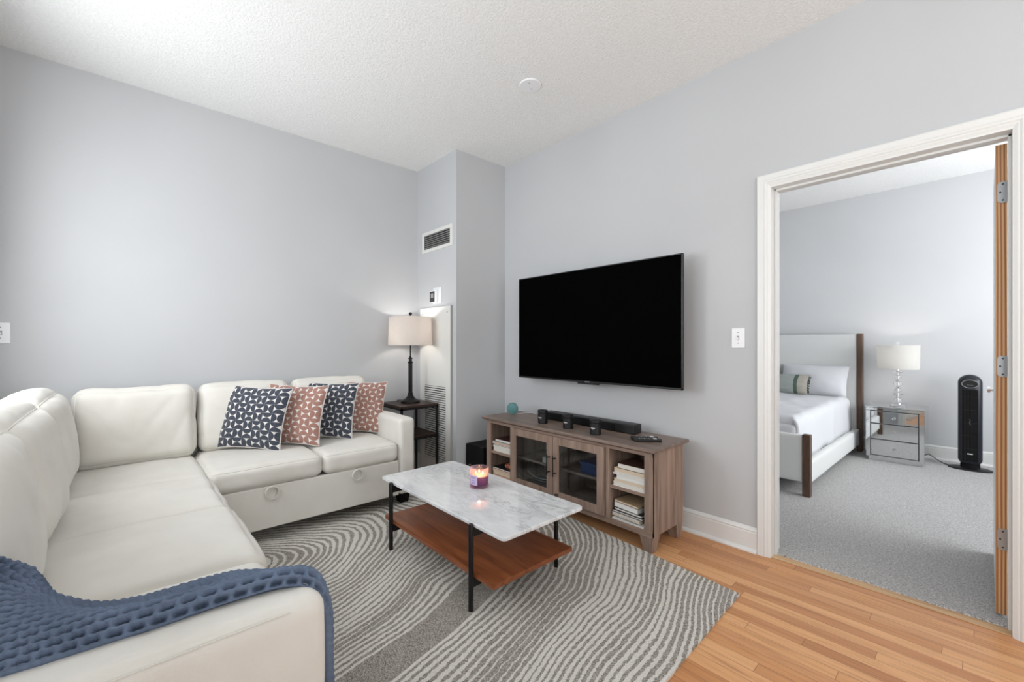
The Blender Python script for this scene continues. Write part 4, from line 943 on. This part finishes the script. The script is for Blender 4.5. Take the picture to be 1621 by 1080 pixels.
sw = thing('subwoofer', 'black box subwoofer on the floor between chase and console', 'subwoofer', (0.8, -0.3, 0.0))
obj('enclosure', bx(0.665 - 0.0, 0.905, -0.46, -0.06, 0.012, 0.325), 'black_matte', sw, bevel=0.004)
obj('base_plate', bx(0.668, 0.90, -0.455, -0.065, RZ, 0.013), 'black_plastic', sw)

# ------------------------------------------------------------------ bedroom
FZ = 0.012
bd = thing('upholstered_bed', 'upholstered pale grey bed frame with dark wood posts', 'bed', (2.0, 2.3, FZ))
bx1 = 2.745
obj('headboard', bx(1.20, 2.735, 3.285, 3.365, 0.10, 1.288), 'headboard_fabric', bd, bevel=0.008, seg=3)
for x in (bx1, 1.16):
    obj('head_post', bx(x - 0.012, x + 0.036, 3.275, 3.375, FZ, 1.292), 'bed_wood', bd, bevel=0.004)
    obj('foot_post', bx(x - 0.012, x + 0.040, 1.205, 1.262, FZ, 0.487), 'bed_wood', bd, bevel=0.004)
cu = Cushion((1.96, 1.24, 0.298), (0.776, 0.026, 0.182), 0.016, (0, 0.004, 0.002), 0.001, 2, n=(30, 6, 12)); obj('footboard', cu.mesh(), 'headboard_fabric', bd, weld=True, smooth_angle=0)
for x in (2.728, 1.20):
    cu = Cushion((x, 2.27, 0.172), (0.034, 1.005, 0.088), 0.018, (0.004, 0, 0.002), 0.001, 2, n=(6, 30, 10)); obj('side_rail', cu.mesh(), 'headboard_fabric', bd, weld=True, smooth_angle=0)
mt_ = obj('mattress', bx(1.24, 2.685, 1.275, 3.27, 0.14, 0.545), 'linen_white', bevel=0.04, seg=4); tag(mt_, 'white mattress lying in the bed frame under the duvet', 'mattress')
# duvet
dv = MB(); NX, NY = 60, 70
def duv(s, t):
    # s across: 0 at hidden left .. 1 right hem ; t: 0 foot .. 1 head
    y = 1.285 + t * (3.14 - 1.285)
    L = 1.50; top = 1.60 - 0.14
    w_ = s * (top + 0.36)
    x0 = 1.18
    if w_ < top: x = x0 + w_; z = 0.612
    else:
        q = w_ - top; x = x0 + top + 0.055 * math.sin(min(1, q / 0.13) * PI / 2) + 0.012 * (q / 0.36); z = 0.612 - max(0, q - 0.03) * 1.0 + 0.0
        z = 0.612 - (q ** 1.5) / (0.36 ** 0.5) * 0.98
    rf = 0.06
    if y < 1.285 + rf:
        k = (1.285 + rf - y) / rf; z -= (1 - math.sqrt(max(0, 1 - k * k))) * 0.10 if w_ < top else 0.02 * k
    crown = 0.025 * math.sin(min(1, w_ / top) * PI) * math.sin(t * PI) if w_ < top else 0
    wr = mnoise.noise(Vector((x * 2.2, y * 1.6, 0))) * 0.018 + mnoise.noise(Vector((x * 6 + y * 3, y * 3, 2))) * 0.009
    wr += max(0, 1 - abs(mnoise.noise(Vector((x * 3 + y * 2.0, y * 4.2 - x * 2, 7)))) * 5) * 0.012 * (1 - t)
    if w_ > top: x += mnoise.noise(Vector((y * 5, z * 2, 3))) * 0.018 + 0.004
    return Vector((x, y, max(0.235, z + crown + wr)))
vs = [duv(i / NX, j / NY) for i in range(NX + 1) for j in range(NY + 1)]
dv.add(vs, [(i * (NY + 1) + j, (i + 1) * (NY + 1) + j, (i + 1) * (NY + 1) + j + 1, i * (NY + 1) + j + 1) for i in range(NX) for j in range(NY)], True)
do = obj('duvet', dv, 'linen_white', smooth_angle=0); md = do.modifiers.new('s', 'SOLIDIFY'); md.thickness = 0.025; md.offset = -1
tag(do, 'rumpled white duvet covering the bed', 'duvet')
def bed_pillow(name, label, c, w_, h_, t_, lean, yaw, mat, seed):
    t = thing(name, label, 'pillow', c, (math.radians(-lean), 0, math.radians(yaw)), None, world=False)
    f, b, e_ = pillow_mesh(w_, h_, t_, seed, pin=0.04)
    for mb in (f, b, e_): mb.xform(Matrix.Translation((0, 0, h_ / 2)))
    obj('front_cover', f, mat, t, smooth_angle=0); obj('back_cover', b, mat, t, smooth_angle=0); obj('seam', e_, mat, t, smooth_angle=0); return t
bed_pillow('bed_pillow', 'plump white bed pillow leaning on the headboard near the nightstand', (2.355, 3.10, 0.612), 0.64, 0.36, 0.17, 24, -2, 'linen_white', 21)
bed_pillow('bed_pillow', 'white bed pillow farther from the nightstand, mostly behind the door jamb', (1.68, 3.10, 0.612), 0.66, 0.36, 0.17, 24, 2, 'linen_white', 22)
lp_ = bed_pillow('lumbar_pillow', 'grey green woven lumbar pillow with dark stripe and fringe on the bed', (2.00, 2.90, 0.628), 0.74, 0.235, 0.12, 28, 0, 'lumbar', 23)
fg = MB()
for k in range(16):
    z = 0.02 + k * 0.0128; x = 0.362 - 0.012 * (1 - ((z - 0.117) / 0.117) ** 2)
    fg.tube([(x, 0, z), (x + 0.012, -0.004, z + rnd.uniform(-.004, .004)), (x + 0.026, -0.006, z - 0.008 + rnd.uniform(-.006, .006))], 0.0042, 6)
obj('fringe', fg, 'fringe_dark', lp_)

# mirrored nightstand
ns = thing('nightstand', 'mirrored nightstand with three drawers beside the bed', 'nightstand', (3.08, 3.14, FZ))
nx0, nx1, ny0, ny1 = 2.862, 3.293, 2.935, 3.345
obj('top', bx(nx0 - 0.004, nx1 + 0.004, ny0 - 0.006, ny1, 0.545, 0.557), 'mirror', ns, bevel=0.003)
obj('carcass', MB().box(nx0, nx1, ny0 + 0.004, ny1, 0.055, 0.544), 'mirror', ns)
obj('plinth', bx(nx0 + 0.018, nx1 - 0.018, ny0 + 0.018, ny1 - 0.01, FZ, 0.055), 'mirror', ns, bevel=0.002)
for fm in (bx(nx0, nx0 + 0.035, ny0 - 0.004, ny0 + 0.003, 0.055, 0.515), bx(nx1 - 0.036, nx1, ny0 - 0.004, ny0 + 0.003, 0.055, 0.515), bx(nx0, nx1, ny0 - 0.004, ny0 + 0.003, 0.518, 0.544), bx(nx0 + 0.037, nx1 - 0.038, ny0 - 0.003, ny0 + 0.003, 0.055, 0.068)):
    obj('mirror_strip', fm, 'mirror', ns, bevel=0.0025)
obj('drawer_gap', bx(nx0 + 0.034, nx1 - 0.034, ny0 + 0.0005, ny0 + 0.0035, 0.066, 0.519), 'mirror_gap', ns)
for z0, z1 in ((0.392, 0.511), (0.236, 0.384), (0.074, 0.228)):
    dr = obj('drawer', bx(nx0 + 0.042, nx1 - 0.043, ny0 - 0.004, ny0 + 0.002, z0, z1), 'mirror', ns, bevel=0.003)
    zm = (z0 + z1) / 2; xm = (nx0 + nx1) / 2
    kb = MB().lathe([(0.0, 0), (0.005, 0), (0.005, 0.008), (0.013, 0.014), (0.013, 0.020), (0.007, 0.027), (0.0, 0.027)], n=8)
    kb.xform(Matrix.Translation((xm, ny0 - 0.004, zm)) @ Matrix.Rotation(PI / 2, 4, 'X')); kb.smooth = [False] * len(kb.f)
    obj('knob', kb, 'crystal', dr)

BX_, BY_ = 3.085, 3.14
bl = thing('bedside_lamp', 'stacked crystal bedside lamp with white drum shade on the nightstand', 'table lamp', (BX_, BY_, 0.558), world=False)
obj('lamp_base', MB().box(-0.06, 0.06, -0.06, 0.06, 0, 0.022), 'crystal', bl, bevel=0.003)
obj('metal_rings', MB().lathe([(0, 0.0225), (0.030, 0.0225), (0.030, 0.027), (0.012, 0.031), (0.006, 0.04), (0.006, 0.37), (0, 0.37)], n=24).lathe([(0.012, 0.095), (0.015, 0.10), (0.012, 0.105)], n=24).lathe([(0.011, 0.185), (0.020, 0.190), (0.011, 0.195)], n=24).lathe([(0.010, 0.245), (0.021, 0.255), (0.021, 0.262), (0.010, 0.268)], n=24).lathe([(0.012, 0.318), (0.016, 0.324), (0.012, 0.330)], n=24), 'chrome', bl)
def ball(mb, z, r, n=10, sq=1.0):
    mb.lathe([(r * math.sin(PI * k / 8) if 0 < k < 8 else 0.0, z - r * sq * math.cos(PI * k / 8)) for k in range(9)], n=n)
for z, r, sq in ((0.060, 0.034, 0.9), (0.118, 0.040, 0.35), (0.158, 0.027, 1.0), (0.222, 0.038, 0.85), (0.290, 0.026, 1.0)):
    mb = MB(); ball(mb, z, r, 12, sq); mb.smooth = [False] * len(mb.f); obj('crystal_ball', mb, 'crystal', bl)
obj('crystal_disc', MB().lathe([(0.008, 0.335), (0.038, 0.340), (0.040, 0.345), (0.008, 0.350)], n=16), 'crystal', bl)
sh = obj('lamp_shade', MB().lathe([(0.160, 0.372), (0.166, 0.612)], n=64).lathe([(0.1585, 0.372), (0.1645, 0.612)], n=64), 'shade_white', bl); open_shade(sh)
hm = MB()
for k in range(3):
    a = k * 2 * PI / 3; hm.cyl((0, 0, 0.602), (0.165 * math.cos(a), 0.165 * math.sin(a), 0.602), 0.002, 8)
hm.cyl((0, 0, 0.37), (0, 0, 0.622), 0.003, 8); obj('harp', hm, 'chrome', bl)
mb = MB(); ball(mb, 0.635, 0.015, 12, 1.0); obj('finial', mb, 'crystal', bl)
obj('bulb', MB().lathe([(0.0, 0.40), (0.013, 0.41), (0.028, 0.45), (0.028, 0.47), (0.015, 0.495), (0.0, 0.50)], n=24), 'bulb', bl)
bulb_light((BX_, BY_, 0.558 + 0.50), 2.2, (1, 0.95, 0.9))

# tower fan
fx, fy = 3.582, 3.20
fn = thing('tower_heater', 'tall black tower fan heater standing on an oval base', 'tower fan', (fx, fy, FZ), world=False)
obj('base', MB().lathe([(0.0, 0.0), (0.145, 0.0), (0.148, 0.006), (0.146, 0.012), (0.12, 0.019), (0.0, 0.022)], n=56, sy=0.62), 'black_plastic', fn)
obj('neck', MB().lathe([(0.0, 0.020), (0.066, 0.020), (0.062, 0.075), (0.0, 0.075)], n=40, sy=0.8), 'black_matte', fn)
bp = MB(); vs = []; fs = []; nseg = 44; lev = []
HW, HD, ZB, ZT = 0.080, 0.062, 0.062, 0.885
for k in range(25):
    if k <= 4: a = k / 4; z = ZB + 0.035 * a; sc_ = 0.80 + 0.20 * math.sin(a * PI / 2)
    elif k <= 14: z = ZB + 0.035 + (ZT - 0.075 - ZB - 0.035) * (k - 4) / 10; sc_ = 1.0
    else:
        a = (k - 14) / 10; z = ZT - 0.075 + 0.075 * math.sin(a * PI / 2); sc_ = max(0.02, math.cos(a * PI / 2))
    for i in range(nseg):
        t_ = 2 * PI * i / nseg; c_, s_ = math.cos(t_), math.sin(t_)
        x = HW * sc_ * math.copysign(abs(c_) ** 0.75, c_); y = HD * (0.35 + 0.65 * sc_) * math.copysign(abs(s_) ** 0.75, s_)
        vs.append((x, y, z))
for k in range(24):
    for i in range(nseg): j = (i + 1) % nseg; fs.append((k * nseg + i, k * nseg + j, (k + 1) * nseg + j, (k + 1) * nseg + i))
fs.append(tuple(reversed(range(nseg)))); fs.append(tuple(24 * nseg + i for i in range(nseg)))
bp.add(vs, fs, True); plain('heater_shell', (20, 25, 34), 0.35); obj('housing', bp, 'heater_shell', fn)
gp = MB(); gp.box(-0.052, 0.052, -HD - 0.003, -HD + 0.02, 0.085, 0.745); obj('grille_panel', gp, 'black_matte', fn, bevel=0.002)
gr = MB()
for k in range(15): x = -0.0505 + k * 0.101 / 14; gr.box(x - 0.0012, x + 0.0012, -HD - 0.0065, -HD - 0.002, 0.090, 0.742)
for k in range(5): z = 0.20 + k * 0.12; gr.box(-0.052, 0.052, -HD - 0.005, -HD - 0.002, z, z + 0.002)
obj('grille_ribs', gr, 'black_plastic', fn)
dp = MB().lathe([(0, 0), (0.050, 0), (0.050, 0.004), (0, 0.004)], n=40, sy=0.72).xform(Matrix.Translation((0, -HD + 0.001, 0.800)) @ Matrix.Rotation(PI / 2, 4, 'X')); obj('display', dp, 'black_plastic', fn)
rg = MB().tube([(0.052 * math.cos(2 * PI * k / 40), -HD - 0.003, 0.800 + 0.037 * math.sin(2 * PI * k / 40)) for k in range(40)], 0.0022, 8, closed=True); obj('display_ring', rg, 'slat_grey', fn)
obj('logo_plate', bx(-0.018, 0.018, -HD - 0.008, -HD - 0.006, 0.150, 0.158), 'white_mark', fn)
obj('brand_mark', MB().tube([(0.0 + 0.002 * math.sin(k * 1.3), -HD - 0.0075, 0.42 + k * 0.007) for k in range(9)], 0.0015, 5), 'grey_mark', fn)
mk = MB()
for k in range(5): mk.box(-0.018 + k * 0.008, -0.013 + k * 0.008, -HD - 0.004, -HD - 0.003, 0.788, 0.791)
obj('display_marks', mk, 'grey_mark', fn)
obj('power_cord', MB().tube(crc([(-0.04, 0.05, 0.02), (-0.16, 0.06, 0.004), (-0.26, 0.12, 0.05), (-0.34, 0.2, 0.085), (-0.42, 0.23, 0.07)], 8), 0.004, 8), 'black_plastic', fn)
